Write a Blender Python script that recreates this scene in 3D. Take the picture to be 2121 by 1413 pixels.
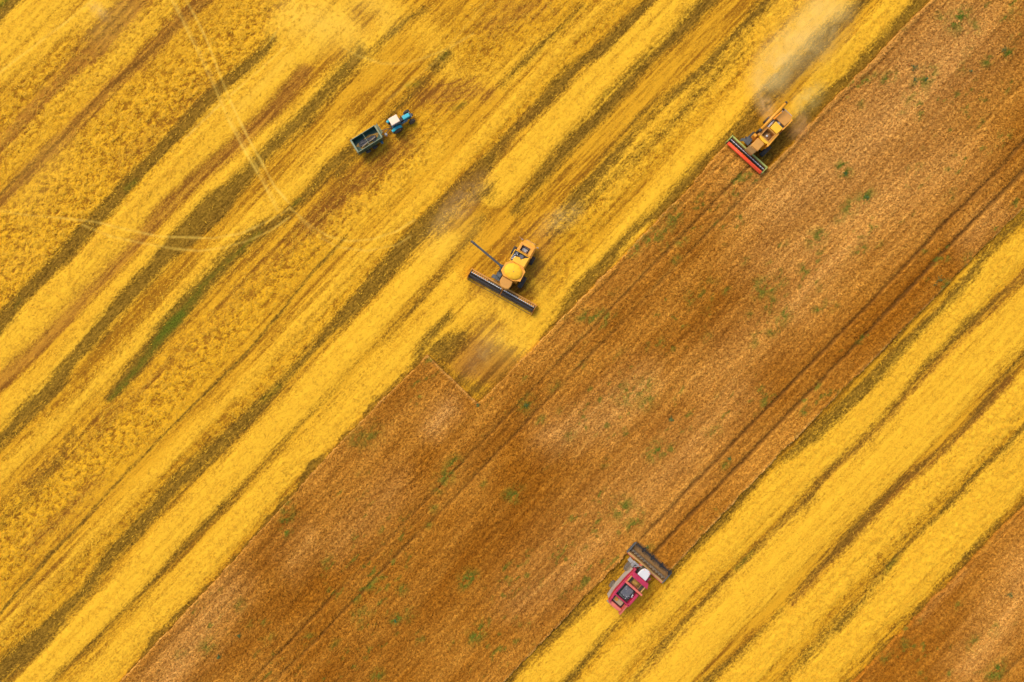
import bpy, bmesh, math, random
import numpy as np
from mathutils import Vector, Matrix

for o in list(bpy.data.objects):
    bpy.data.objects.remove(o)
SC = bpy.context.scene
COL = SC.collection
R = math.radians
random.seed(7)
RNG = np.random.default_rng(11)

# ------------------------------------------------------------------ camera, sky, sun, exposure
H = 101.0                                   # drone height over the field
cam_d = bpy.data.cameras.new("camera")
cam_d.lens = 24.0
cam_d.sensor_width = 36.0
cam_d.clip_start = 0.5
cam_d.clip_end = 6000
cam = bpy.data.objects.new("camera", cam_d)
COL.objects.link(cam)
cam.location = (0, 0, H)
cam.rotation_euler = (0, 0, 0)
SC.camera = cam

SUN_EL, SUN_AZ = R(52), R(-38)              # azimuth measured clockwise from +Y
world = bpy.data.worlds.new("World")
SC.world = world
world.use_nodes = True
wn = world.node_tree
wn.nodes.clear()
sky = wn.nodes.new("ShaderNodeTexSky")
sky.sky_type = 'NISHITA'
sky.sun_disc = False
sky.sun_elevation = SUN_EL
sky.sun_rotation = SUN_AZ
sky.air_density = 1.0
sky.dust_density = 3.0
bg = wn.nodes.new("ShaderNodeBackground")
bg.inputs[1].default_value = 0.145
wo = wn.nodes.new("ShaderNodeOutputWorld")
wn.links.new(sky.outputs[0], bg.inputs[0])
wn.links.new(bg.outputs[0], wo.inputs[0])

sd = bpy.data.lights.new("sun", 'SUN')
sd.energy = 1.25
sd.angle = R(30)
sd.color = (1.0, 0.91, 0.74)
sun = bpy.data.objects.new("sun", sd)
COL.objects.link(sun)
sdir = Vector((math.sin(SUN_AZ) * math.cos(SUN_EL), math.cos(SUN_AZ) * math.cos(SUN_EL), math.sin(SUN_EL)))
sun.rotation_euler = sdir.to_track_quat('Z', 'Y').to_euler()
sun.location = (-30, 40, 60)

SC.view_settings.view_transform = 'Standard'
SC.view_settings.look = 'None'
SC.view_settings.exposure = 0.64
SC.view_settings.gamma = 1.0
SC.render.engine = 'CYCLES'
SC.cycles.volume_bounces = 5
SC.cycles.max_bounces = 9

# ------------------------------------------------------------------ node helpers
class NT:
    def __init__(s, name):
        s.m = bpy.data.materials.new(name)
        s.m.use_nodes = True
        s.t = s.m.node_tree
        s.t.nodes.clear()
        s.out = s.n("ShaderNodeOutputMaterial")
    def n(s, typ, **kw):
        nd = s.t.nodes.new(typ)
        for k, v in kw.items():
            setattr(nd, k, v)
        return nd
    def set(s, sock, v):
        if v is None:
            return
        if hasattr(v, 'is_output'):
            s.t.links.new(v, sock)
        else:
            if isinstance(v, (tuple, list)) and len(v) == 3 and sock.type == 'RGBA':
                v = (*v, 1)
            sock.default_value = v
    def math(s, op, a, b=None, c=None, clamp=False):
        nd = s.n("ShaderNodeMath", operation=op, use_clamp=clamp)
        s.set(nd.inputs[0], a); s.set(nd.inputs[1], b); s.set(nd.inputs[2], c)
        return nd.outputs[0]
    def mix(s, f, a, b, blend='MIX'):
        nd = s.n("ShaderNodeMix", data_type='RGBA', blend_type=blend)
        nd.clamp_factor = True
        s.set(nd.inputs[0], f); s.set(nd.inputs[6], a); s.set(nd.inputs[7], b)
        return nd.outputs[2]
    def ramp(s, f, lo, hi, a=0.0, b=1.0, smooth=True):
        nd = s.n("ShaderNodeMapRange")
        nd.interpolation_type = 'SMOOTHSTEP' if smooth else 'LINEAR'
        s.set(nd.inputs[0], f); s.set(nd.inputs[1], lo); s.set(nd.inputs[2], hi)
        s.set(nd.inputs[3], a); s.set(nd.inputs[4], b)
        return nd.outputs[0]
    def noise(s, vec, scale, detail=4, rough=0.6, dist=0.0):
        nd = s.n("ShaderNodeTexNoise")
        s.set(nd.inputs['Vector'], vec)
        nd.inputs['Scale'].default_value = scale
        nd.inputs['Detail'].default_value = detail
        nd.inputs['Roughness'].default_value = rough
        nd.inputs['Distortion'].default_value = dist
        return nd.outputs['Fac']
    def mapping(s, vec, rot=(0, 0, 0), scale=(1, 1, 1)):
        nd = s.n("ShaderNodeMapping")
        s.set(nd.inputs['Vector'], vec)
        nd.inputs['Rotation'].default_value = rot
        nd.inputs['Scale'].default_value = scale
        return nd.outputs[0]
    def attr(s, name):
        return s.n("ShaderNodeAttribute", attribute_name=name)
    def rgb(s, c):
        nd = s.n("ShaderNodeSeparateColor")
        s.set(nd.inputs[0], c)
        return nd.outputs[0], nd.outputs[1], nd.outputs[2]

def make_mat(name, color, rough=0.5, metal=0.0, var=0.25, dust=0.25, dustcol=(0.42, 0.24, 0.07), scale=1.6, coat=0.0):
    """painted / bare surface with uneven tone and settled harvest dust"""
    t = NT(name)
    co = t.n("ShaderNodeTexCoord").outputs['Object']
    n1 = t.noise(co, scale, 5, 0.65)
    n2 = t.noise(co, scale * 6, 4, 0.6)
    dark = tuple(c * (1 - var) for c in color)
    c = t.mix(t.ramp(n1, 0.3, 0.7), dark, color)
    geo = t.n("ShaderNodeNewGeometry")
    sx = t.n("ShaderNodeSeparateXYZ")
    t.t.links.new(geo.outputs['Normal'], sx.inputs[0])
    up = t.ramp(sx.outputs[2], 0.2, 1.0, 0.35, 1.0)
    f = t.math('MULTIPLY', t.ramp(t.math('ADD', n1, t.math('MULTIPLY', n2, 0.5)), 0.45, 1.0), up)
    f = t.math('MULTIPLY', t.math('ADD', f, 0.22), dust * 2.0, clamp=True)
    c = t.mix(f, c, dustcol)
    b = t.n("ShaderNodeBsdfPrincipled")
    t.set(b.inputs['Base Color'], c)
    b.inputs['Metallic'].default_value = metal
    t.set(b.inputs['Roughness'], t.ramp(f, 0.0, 0.6, rough, 0.85))
    if coat:
        b.inputs['Coat Weight'].default_value = coat
    t.t.links.new(b.outputs[0], t.out.inputs[0])
    return t.m

# ------------------------------------------------------------------ plan of the field
# plan units: 14 to the metre, measured from the field corner north-west of the machines
PU = 14.0
def plan_xy(X, Y):
    return X * PU + 1060.5, 706.5 - Y * PU
def world_xy(px, py):
    return (px - 1060.5) / PU, (706.5 - py) / PU
CA, SA = math.cos(R(46)), math.sin(R(46))
def uv(px, py):
    return CA * px - SA * py, SA * px + CA * py          # along the rows, across the rows

def _hash(ix, iy, seed):
    h = (ix.astype(np.int64) * 374761393 + iy.astype(np.int64) * 668265263 + seed * 1442695041) & 0xFFFFFFFF
    h = ((h ^ (h >> 13)) * 1274126177) & 0xFFFFFFFF
    h = (h ^ (h >> 16)) & 0xFFFFFF
    return h.astype(np.float32) / 16777215.0
def vnoise(x, y, seed=0):
    ix = np.floor(x); iy = np.floor(y)
    fx = (x - ix).astype(np.float32); fy = (y - iy).astype(np.float32)
    fx = fx * fx * (3 - 2 * fx); fy = fy * fy * (3 - 2 * fy)
    ix = ix.astype(np.int64); iy = iy.astype(np.int64)
    a = _hash(ix, iy, seed); b = _hash(ix + 1, iy, seed)
    c = _hash(ix, iy + 1, seed); d = _hash(ix + 1, iy + 1, seed)
    return (a + (b - a) * fx) * (1 - fy) + (c + (d - c) * fx) * fy
def fbm(x, y, seed=0, octv=4, gain=0.55):
    s = 0; a = 1; t = 0
    for i in range(octv):
        s = s + a * vnoise(x + 17.3 * i, y - 9.1 * i, seed + i * 31)
        t += a; a *= gain; x = x * 2.03; y = y * 2.03
    return s / t
def sstep(e0, e1, x):
    t = np.clip((x - e0) / (e1 - e0), 0, 1)
    return t * t * (3 - 2 * t)

# one sheet: 0.15 m cells where the harvest is, growing rings out to the horizon
STEP = 0.15
inx = np.arange(-88, 88.01, STEP); iny = np.arange(-62, 62.01, STEP)
def extend(a):
    out = []; d = STEP; p = a[-1]
    while p < 2600:
        d *= 1.35; p += d; out.append(p)
    out = np.array(out)
    return np.concatenate([-(out[::-1]), a, out])
GX = extend(inx); GY = extend(iny)
NX, NY = len(GX), len(GY)
XX, YY = np.meshgrid(GX, GY)
PX, PY = plan_xy(XX, YY)
U, V = uv(PX, PY)
U = U.astype(np.float32); V = V.astype(np.float32)

# noises shared by all the marks
n_big = fbm(U / 260, V / 70, 1, 4)
n_mid = fbm(U / 60, V / 22, 2, 4)
n_row = fbm(U / 70, V / 5.0, 3, 4)
n_row2 = fbm(U / 28, V / 3.4, 8, 3)
n_grit = vnoise(U / 2.6, V / 2.2, 15) * .6 + vnoise(U / 1.5, V / 1.3, 16) * .4
n_clump = fbm(U / 9, V / 8, 4, 4, 0.65)
n_fine = fbm(U / 4.2, V / 3.6, 5, 3, 0.7)
n_puff = fbm(U / 26, V / 20, 6, 5, 0.68)
n_str = fbm(U / 110, V / 9, 21, 5, 0.62)
n_long = fbm(U / 420, V / 8, 22, 4, 0.6)
WARPX = PX + (fbm(U / 150, V / 60, 12, 3) - 0.5) * 12
WARPY = PY + (fbm(U / 150, V / 60, 13, 3) - 0.5) * 12

def stroke(pts, soft=8, rough=10, gap=0.0, warp=True, ends=6.0):
    """soft-edged band along a chain of (x, y, half width)"""
    A = np.zeros(PX.shape, np.float32)
    P = np.array(pts, float)
    soft = soft * 2.3 + 1 if warp else soft
    rough = rough * .8 if warp else rough
    m = P[:, 2].max() + soft + rough + 20
    c0 = np.searchsorted(GX, world_xy(P[:, 0].min() - m, 0)[0]); c1 = np.searchsorted(GX, world_xy(P[:, 0].max() + m, 0)[0])
    r0 = np.searchsorted(GY, world_xy(0, P[:, 1].max() + m)[1]); r1 = np.searchsorted(GY, world_xy(0, P[:, 1].min() - m)[1])
    sl = (slice(max(r0, 0), r1 + 1), slice(max(c0, 0), c1 + 1))
    x = (WARPX if warp else PX)[sl]; y = (WARPY if warp else PY)[sl]
    best = np.full(x.shape, 1e6)
    for (ax, ay, aw), (bx, by, bw) in zip(P[:-1], P[1:]):
        dx, dy = bx - ax, by - ay
        L = dx * dx + dy * dy + 1e-6
        t = np.clip(((x - ax) * dx + (y - ay) * dy) / L, 0, 1)
        d = np.hypot(x - ax - t * dx, y - ay - t * dy) - (aw + (bw - aw) * t)
        np.minimum(best, d, out=best)
    if warp:
        d = best + (n_str[sl] - 0.5) * 2.4 * rough + (n_puff[sl] - 0.5) * 1.1 * rough + (n_clump[sl] - 0.5) * rough * .6 + (n_fine[sl] - 0.5) * 4
    else:
        d = best + (n_puff[sl] - 0.5) * 2 * rough
    v = sstep(soft, -soft, d)
    if gap:
        v = v * (1 - gap * sstep(0.42, 0.62, fbm(U[sl] / 55, V[sl] / 7, 41, 4)))
    A[sl] = v
    return A
def trackline(pts, w):
    """pressed straw: width and strength change along the way"""
    a = stroke([(x, y, w) for x, y in pts], 2.6, 1.5, warp=False)
    return a * (0.62 + 0.38 * sstep(0.36, 0.62, fbm(PX / 26, PY / 26, 71, 4) + (n_grit - .5) * .25))
def wid(pts, w):
    return [(p[0], p[1], p[2] if len(p) > 2 else w) for p in pts]
def ext(pts, a=True, b=True):
    """carry a band on past the field's edge in the row direction"""
    pts = list(pts)
    def far(p, q):
        L = math.hypot(p[0] - q[0], p[1] - q[1])
        return (p[0] + (p[0] - q[0]) / L * 900, p[1] + (p[1] - q[1]) / L * 900, p[2])
    if a: pts.insert(0, far(pts[0], pts[1]))
    if b: pts.append(far(pts[-1], pts[-2]))
    return pts
def over(m, s, k=1.0):
    np.maximum(m, s * k, out=m)

# ---- standing crop: the edges run with the rows and step where each machine has cut
def edge(pts):
    return np.interp(U, [p[0] for p in pts], [p[1] for p in pts])
wig = (n_clump - 0.5) * 5 + (fbm(U / 30, V * 0 + 3, 77, 3) - 0.5) * 6
e_up = edge([(-2000, 1166), (-842, 1160), (-543, 1155), (-175, 1143), (88, 1147), (88.5, 1292), (257, 1294), (693, 1296), (838, 1288), (839, 1386), (1100, 1384), (3000, 1390)])
e_lo = edge([(-2000, 1734), (-285, 1731), (82, 1729), (109, 1729), (110, 1818), (249, 1815), (454, 1814), (800, 1818), (1105, 1821), (3000, 1824)])
crop_main = (V + wig > e_up) & (V + wig * 0.8 < e_lo)
crop_right = (V + wig > 2249) & (V < 2249 + 1250)
CROP = (crop_main | crop_right)

zero = lambda: np.zeros(PX.shape, np.float32)
chaff, dark, brown, green, mott, track, pale = zero(), zero(), zero(), zero(), zero(), zero(), zero()

# ---- bright chaff and straw swaths
SW = [
 (ext(wid([(0,735,42),(100,640,40),(200,542,36),(280,455,34),(380,355,34),(450,283,33),(520,212,32),(600,130,30),(650,80,30)],0),True,False),7,5),
 (ext(wid([(0,858,28),(70,795,28),(170,690,27),(260,598,26),(330,528,26),(400,450,24),(470,380,24),(560,290,22),(640,212,20),(700,150,16)],0),True,False),10,8),
 (ext(wid([(0,985),(120,870),(240,750),(380,610),(520,470),(640,350),(720,270)],15),True,False),16,16),
 (ext(wid([(0,1315),(150,1150),(290,1010),(420,880),(520,780),(640,650),(760,520),(880,400),(1000,280),(1100,170),(1200,60),(1260,0)],12)),12,12),
 (ext(wid([(50,1425,26),(150,1320,30),(250,1225,31),(350,1112,31),(450,1008,31),(560,898,31),(650,803,31),(720,725,30),(800,640,28),(870,565,26),(930,500,20)],0),True,False),8,6),
 (ext(wid([(190,1413),(290,1310),(420,1170),(560,1010),(700,860),(800,760),(880,680),(950,600)],30),True,False),14,14),
 (wid([(640,955),(760,830),(860,730),(900,690)],20),12,12),
 ([(1025,398,34),(1080,340,36),(1150,262,37),(1220,192,38),(1300,112,38),(1370,42,36),(1420,-10,34),(2000,-620,34)],4,2.5),
 (ext(wid([(1110,690,22),(1160,640,30),(1210,585,34),(1270,530,34),(1350,430,34),(1450,305,32),(1540,205,32),(1620,112,34),(1700,30,32),(1740,-10,30)],0),False,True),8,8),
 (ext(wid([(1150,470),(1250,370),(1340,280),(1440,180),(1560,60),(1620,0)],14),False,True),16,16),
 (ext([(1645,248,20),(1690,200,36),(1740,150,36),(1800,88,34),(1870,10,32),(1890,-10,30)],False,True),4,13),
 ([(1040,700,10),(1085,715,12),(1110,700,10)],10,14), ([(1075,560,12),(1120,600,16),(1110,660,14)],12,14), ([(975,640,26),(1030,620,30),(1070,650,30),(1085,690,26),(1120,650,22),(1130,620,20)],10,12),
 # below the main crop
 (ext(wid([(2121,505,26),(2040,570,34),(1985,650,34),(1900,735,36),(1800,838,38),(1700,935,36),(1600,1030,34),(1500,1135,30),(1420,1215,26),(1340,1300,26),(1240,1413,28)],0)),8,14),
 (ext(wid([(2121,650,46),(2000,765,48),(1850,925,50),(1700,1068,50),(1550,1215,50),(1400,1370,46)],0)),6,8),
 (ext(wid([(2121,810,32),(2050,885,34),(1950,980,34),(1830,1100,34),(1700,1230,34),(1600,1330,34),(1520,1413,34)],0)),7,14),
 (ext(wid([(2121,945,44),(2030,1050,44),(1930,1150,44),(1830,1250,44),(1740,1340,42),(1680,1413,40)],0)),6,13),
 ([(1262,1268,30),(1200,1330,34),(1120,1413,34),(700,1830,34)],9,3),
 (ext([(0,60,50),(100,-40,60)]),10,6),
 ([(590,60,26),(640,30,44),(700,40,34),(760,110,14)],14,12),
 ([(700,-60,60),(820,20,12),(760,120,10)],18,14),
]
for p, s, r in SW: over(chaff, stroke(p, s, r))
over(chaff, stroke(wid([(330,300),(480,190),(560,90)],6), 5, 3), 0.7)
# fainter swaths
for p, s, r, k in [
 (ext(wid([(0,160),(100,80),(210,0)],14)), 8, 8, .7),
 (ext(wid([(-20,330),(150,180),(250,100),(330,10)],16)), 14, 16, .55),
 (wid([(1250,420),(1330,330),(1400,250),(1480,170),(1600,40),(1640,0)],20), 14, 22, .75),
 (wid([(830,560),(900,470),(1000,360),(1060,290),(1100,240)],18), 14, 14, .6),
 (wid([(940,690),(980,640)],30), 16, 16, .6),
 (wid([(700,480),(800,390),(900,310)],26), 20, 20, .6),
 (wid([(420,960),(640,720),(820,540)],10), 10, 10, .6),
 (wid([(880,60),(960,180),(1060,150),(1140,80)],26), 20, 22, .7),
]: over(chaff, stroke(p, s, r), k)

chaff += (.30 * sstep(900, 100, np.hypot(PX - 300, PY + 50) + (n_big - .5) * 300)).astype(np.float32)  # golden glow of the upper-left corner, painted in as extra chaff
# ---- bare stubble between the swaths (olive)
DK = [
 ([(-40,60,24),(15,15,10),(40,-20,16)],8,4,1),
 (ext(wid([(0,668,12),(40,622,13),(130,530,13),(190,466,13),(250,398,13),(310,335,13),(370,272,13),(440,198,12),(510,135,10),(570,80,6)],0),True,False),5,5,.95),
 (ext(wid([(0,912,12),(60,850,13),(110,800,14),(150,742,14),(200,690,15),(230,655,14),(290,590,13),(340,535,14),(390,485,20),(450,425,27),(485,390,16),(540,330,13),(600,272,12),(650,218,12),(700,160,13),(735,120,12)],0),True,False),6,8,.95),
 ([(222,828,8),(262,780,17),(310,722,15),(350,672,16),(400,612,15),(440,572,14),(490,522,15),(540,482,14),(585,448,8),(625,412,8),(680,350,8),(735,305,8)],6,7,1),
 (ext(wid([(0,1395,18),(60,1345,18),(120,1285,17),(180,1220,12),(230,1150,13),(300,1080,15),(370,1000,14),(440,940,16),(500,880,13),(560,820,7),(640,730,8),(700,670,13),(760,600,16),(830,520,17),(900,447,14),(945,400,12),(1000,345,13),(1060,275,8),(1110,225,13),(1160,170,14),(1200,130,10),(1250,100,12),(1300,50,11),(1350,0,10)],0)),7,7,.9),
 (ext(wid([(100,1413),(200,1322),(290,1236),(390,1122),(470,1040),(560,948),(640,862),(720,790),(830,668),(900,590),(950,530),(1000,450)],7),True,False),9,7,.6),
 (ext(wid([(1065,440,8),(1130,362,14),(1200,282,13),(1260,222,14),(1330,140,12),(1414,60,13),(1470,0,12)],0),False,True),8,9,.85),
 (ext(wid([(1130,490,4),(1190,415,14),(1250,345,12),(1300,290,12),(1360,222,8),(1414,180,9),(1480,115,10),(1550,50,8),(1590,5,8)],0),False,True),7,10,.85),
 (wid([(1150,480),(1240,400),(1330,310),(1420,225),(1540,90)],10),10,16,.55),
 (ext(wid([(1530,262,12),(1580,205,18),(1625,160,18),(1680,110,17),(1730,52,14),(1790,-5,14)],0),False,True),8,7,.78),
 (wid([(1560,255,16),(1515,290,14),(1480,322,10),(1440,362,12),(1380,425,10),(1320,470,8),(1275,520,10),(1250,560,14),(1205,600,14),(1160,660,10),(1125,700,8)],0),6,9,.95),
 (ext([(1560,340,14),(1600,300,24),(1650,262,20),(1720,196,16),(1790,130,14),(1850,70,12),(1905,5,12)],False,True),6,7,.95),
 (wid([(975,400),(1010,400)],16),12,12,.7), (wid([(940,430),(900,475)],14),12,10,.6),
 (wid([(700,165),(745,105)],14),9,8,.9), (wid([(760,112),(800,75),(870,25)],8),10,10,.7),
 (wid([(900,135),(925,110)],10),8,8,.9),
 (wid([(800,250),(840,205),(880,165)],8),8,8,.6),
 (wid([(700,360),(745,318)],7),6,6,.8),
 # notch where the big combine turned
 ([(900,728,22),(925,720,26),(950,700,18)],12,9,.85), ([(950,790,16),(1000,812,20),(1045,780,14),(1075,752,8)],12,12,.75), ([(900,745,10),(985,820,12)],9,8,.7), ([(1060,745,12),(1095,728,8)],8,8,.5),
 ([(930,660,10),(890,700,12),(870,735,12)],8,6,.7),
 (wid([(-600,2270),(240,1405),(450,1172),(560,1050),(700,900),(800,800),(880,725)],1),2,2,.0),
 # below the main crop
 (ext(wid([(2100,470,14),(2040,535,13),(1985,605,18),(1935,655,15),(1880,705,18),(1790,800,19),(1715,870,18),(1650,935,14),(1600,965,10),(1550,1012,12),(1490,1085,12),(1430,1145,10),(1390,1190,12)],0),True,False),5,10,.95),
 (ext(wid([(2121,570,8),(2060,625,12),(2010,670,18),(1955,725,12),(1900,790,9),(1860,840,8),(1785,915,10),(1720,975,8),(1675,1025,15),(1640,1060,12),(1590,1110,9),(1540,1165,13),(1500,1205,9),(1450,1255,8),(1400,1310,7),(1310,1413,7)],0)),6,8,.9),
 (ext(wid([(2121,735,10),(2050,820,9),(1960,922,9),(1880,988,7),(1825,1040,12),(1780,1085,13),(1735,1140,13),(1690,1180,11),(1650,1225,9),(1590,1290,8),(1530,1355,11),(1470,1405,13)],0)),6,9,.85),
 (ext(wid([(2121,885,8),(2060,945,11),(2035,965,10),(1985,1020,11),(1930,1075,11),(1880,1115,7),(1840,1170,12),(1800,1220,9),(1740,1290,13),(1700,1325,11),(1655,1375,12),(1620,1413,10)],0)),6,10,.9),
 (wid([(2121,1040),(2060,1090),(1990,1165),(1900,1258),(1830,1330),(1770,1400)],7),5,5,.8),
 ([(1265,1200,12),(1225,1245,16),(1160,1305,13),(1060,1408,11),(700,1770,11)],7,5,.85),
 ([(1290,1275,6),(1245,1330,12),(1190,1395,16),(800,1800,16)],7,8,.9),
 ([(1300,1140,14),(1275,1190,20)],7,4,.8),
 (wid([(1400,1215),(1350,1260)],7),6,5,.7),
 # faint ones
 (ext(wid([(60,350),(170,250),(283,133),(400,20)],4)),5,5,.6),
 (wid([(0,1080),(60,1010),(120,960),(150,900)],8),14,14,.55),
 (wid([(1040,180),(1110,105),(1160,60),(1210,10)],6),6,6,.7),
 (wid([(1080,560),(1120,480),(1180,460)],14),16,14,.25),
]
for p, s, r, k in DK:
    south = min(q[0] * .72 + q[1] * .695 for q in p) > 1700
    over(dark, stroke([(a, b, c + (-2.5 if south else 1.5)) for a, b, c in p], s, r), min(1.0, k * (.80 if south else 1.08)))

# crisp drill lines
for p, w, k in [(wid([(200,447),(350,292),(460,166),(560,70)],0),1.6,.9), (ext(wid([(0,1272),(100,1152),(170,1082),(250,990),(320,920),(410,830),(500,742),(580,652),(640,580),(690,522),(720,490)],0),True,False),3.2,.95),
                (wid([(1040,182),(1100,120),(1200,18)],0),1.6,.8), (wid([(590,780),(700,660),(800,545)],0),1.5,.5), (wid([(400,470),(620,400)],0),1.,.0)]:
    over(dark, stroke([(a, b, w) for a, b, _ in p], 2.2, 1.5), k)
# bare stubble left along the cut edges
e_n = (n_puff - .5) * 26 + (fbm(U / 60, V * 0 + 9, 61, 4) - .5) * 30
over(dark, (sstep(17, 0, e_up - V + e_n) * sstep(96, 80, U) * (V < e_up + 8)).astype(np.float32), .9)
over(dark, (sstep(15, 0, 2249 - V + e_n)).astype(np.float32) * (V < 2260), .7)
over(dark, (sstep(12, 0, V - e_lo + e_n) * (V > e_lo - 5)).astype(np.float32), .35)

# ---- reddish brown stubble
for p, s, r, k in [
 (ext(wid([(0,790),(60,732),(130,662),(210,578),(280,502),(330,440),(400,372),(470,312),(560,230),(625,150)],13),True,False),10,9,.9),
 (ext(wid([(0,305,14),(60,235,14),(130,160,12),(190,108,20),(240,45,20),(290,-5,20)],0)),9,10,.9),
 (ext(wid([(283,133),(330,85),(380,35),(420,-5)],10)),8,9,.85),
 (wid([(60,350),(0,420)],12),12,12,.5), (wid([(560,245),(630,150)],10),8,8,.5),
 (wid([(60,1000),(300,800),(450,660),(560,540),(700,430)],22),26,26,.42),
 (wid([(100,1100),(200,1010),(60,1130)],24),22,22,.45),
 (wid([(640,470),(720,400),(790,340),(840,300)],22),20,22,.6),
 (wid([(880,200),(960,185),(1010,190)],14),14,12,.65), (wid([(900,230),(960,215)],10),12,10,.4),
 (wid([(1040,310),(1100,230)],12),10,10,.4), (wid([(985,360),(930,420)],12),10,10,.5),
 (wid([(1000,620),(1060,590),(1100,540),(1130,490),(1090,590)],22),20,16,.6),
 (wid([(985,722),(965,755),(1015,768),(1045,745)],24),14,12,.9),
 (wid([(1050,20),(1130,10),(1020,50)],26),20,20,.45),
 (wid([(1180,220),(1400,0)],8),8,8,.3),
 (ext(wid([(2060,630),(1960,740),(1840,870),(1700,1000),(1660,1045),(1600,1110)],7)),8,8,.6),
 (wid([(2090,790),(1960,930),(1890,985),(1700,1180),(1640,1250)],7),7,7,.6),
 (wid([(1570,290),(1660,130)],6),8,8,.45),
 (wid([(700,30),(750,15),(735,40)],8),8,8,.4),
 (wid([(250,330),(420,200)],10),18,18,.4), (wid([(380,240),(440,170)],14),18,18,.4),
 (wid([(30,1270),(140,1150)],6),6,6,.3),
]: over(brown, stroke([(a, b, c + 3) for a, b, c in p], s, r), min(1.0, k * 1.15))

# ---- green regrowth in the stubble
for p, s, r, k in [
 (wid([(228,828),(262,785),(310,724),(350,674),(400,612),(445,570),(495,522),(540,482)],8),6,12,.7), ([(310,724,5),(350,676,8),(380,645,5)],7,8,.75),
 ([(318,712,6),(350,672,9),(376,648,8)],7,6,1), ([(245,812,6),(262,795,8)],7,8,.8), ([(470,545,5),(510,520,7)],7,7,.55),
 (wid([(262,392),(280,378)],5),7,4,.75), (wid([(40,622),(30,634)],5),8,5,.6), (wid([(545,830),(575,802)],4),7,4,.7),
 (wid([(700,150),(715,130)],5),8,5,.45), (wid([(915,118),(925,110)],6),7,5,.65), (wid([(845,175),(866,172)],5),6,5,.75), (wid([(942,226),(962,214)],4),6,4,.75),
 (wid([(1150,75),(1185,40)],5),8,5,.5), (wid([(1240,210),(1270,185)],4),8,5,.5), (wid([(130,168),(150,148)],4),8,5,.5), (wid([(0,10),(10,0)],8),8,4,.8),
 (wid([(1525,1175),(1560,1145)],5),7,5,.7), (wid([(1835,1180),(1855,1155)],6),7,5,.6), (wid([(2030,965),(2045,955)],5),7,4,.5), (wid([(1740,1120),(1790,1075)],4),8,5,.4),
 (wid([(1190,1395),(1215,1370)],6),9,6,.4), (wid([(1720,885),(1745,860)],5),8,5,.35), (wid([(1880,40),(1905,10)],6),8,4,.45), (wid([(1780,130),(1840,80)],4),8,5,.3),
 (wid([(800,610),(785,625)],5),8,6,.5), (wid([(465,930),(450,945)],4),8,6,.3), (wid([(1150,180),(1170,170)],5),8,6,.35), (wid([(360,540),(350,560)],4),8,5,.3), (wid([(620,412),(605,425)],3),5,4,.8),
 (wid([(1010,805),(1030,790)],6),9,6,.3), (wid([(930,700),(915,720)],8),9,6,.2), (wid([(215,640),(225,560)],4),9,6,.1),
]: over(green, stroke([(a, b, c + 2) for a, b, c in p], s, r), k)

# ---- clumpy, unevenly spread straw
for p, s, r, k in [
 (ext(wid([(60,1080,60),(200,930,60),(320,830,55),(440,700,50),(560,580,42),(680,460,36),(800,370,34),(870,330,24)],0),True,False),16,14,1),
 (ext(wid([(-20,560,110),(140,420,100),(300,260,90),(420,150,70),(520,60,60)],0)),26,20,1),
 (ext(wid([(-10,300,60),(130,170,56),(280,30,50)],0)),24,16,1),
 (ext(wid([(1230,430,26),(1300,350,34),(1400,250,38),(1500,140,36),(1600,40,36)],0),False,True),12,14,.9),
 (ext(wid([(0,1350,26),(200,1150,26),(420,930,24),(640,690,24),(820,500,22)],0)),16,14,.7),
 (ext(wid([(80,880),(300,680),(500,490)],16),True,False),18,16,.6),
 (ext(wid([(260,1360),(520,1080),(760,810)],14),True,False),14,14,.45),
 (wid([(1000,80),(1100,30),(1200,-40)],50),30,20,.8),
 (wid([(740,420),(900,260)],30),22,20,.7),
 (ext(wid([(2121,490),(1900,735),(1600,1030),(1300,1330)],34)),10,10,.5),
 (ext(wid([(2121,830),(1850,1090),(1550,1390)],36)),10,10,.9),
 (ext(wid([(2121,950),(1900,1180),(1700,1390)],44)),10,10,.8),
 (ext([(1690,200,36),(1850,40,36)],False,True),8,10,.6),
 (wid([(1150,560),(1200,480),(1240,430)],30),20,16,.7),
]: over(mott, stroke(p, s, r), k)

# ---- wheel tracks pressed pale into the straw
TR = [([(350,-10),(372,30),(392,72),(412,112),(430,150),(455,205),(480,262),(510,318),(545,378),(575,437)],2.2,1),
      ([(385,0),(412,48),(432,92),(450,140),(462,172),(480,215),(512,282),(540,332),(568,385),(598,420)],2.2,1),
      ([(356,-10),(398,72),(436,150),(486,262),(551,378),(580,436)],1.0,.7),
      ([(0,437),(60,446),(130,452),(200,460),(260,475),(330,490),(400,492),(440,494),(500,484),(545,463),(580,445),(600,430)],1.8,.8),
      ([(170,466),(230,490),(300,505),(360,515),(410,520),(460,514),(510,500),(560,478),(600,450)],1.8,.7),
      ([(600,430),(640,465),(680,490),(720,500),(770,496),(820,480),(860,455)],1.7,.75),
      ([(620,452),(660,490),(700,512),(760,520),(820,508),(850,490)],1.6,.6),
      ([(582,0),(586,30),(578,60),(560,85)],2,.9), ([(608,0),(612,25),(605,60),(598,80)],2,.9), ([(640,45),(690,85),(740,115),(790,132),(840,132),(880,120),(930,100),(980,70)],2,.6),
      ([(660,30),(720,80),(760,100)],2,.6),
      ([(590,100),(520,160),(450,222),(380,290)],2.0,.8), ([(0,150),(60,105),(140,45),(200,-5)],2.4,.6),
      ([(985,600),(1000,640),(1010,700),(1000,740)],1.3,.25), ([(1020,-10),(900,130),(800,210)],2,.3)]
for p, w, k in TR: over(track, trackline(p, w * .95), min(1, k * 1.15))
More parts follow.
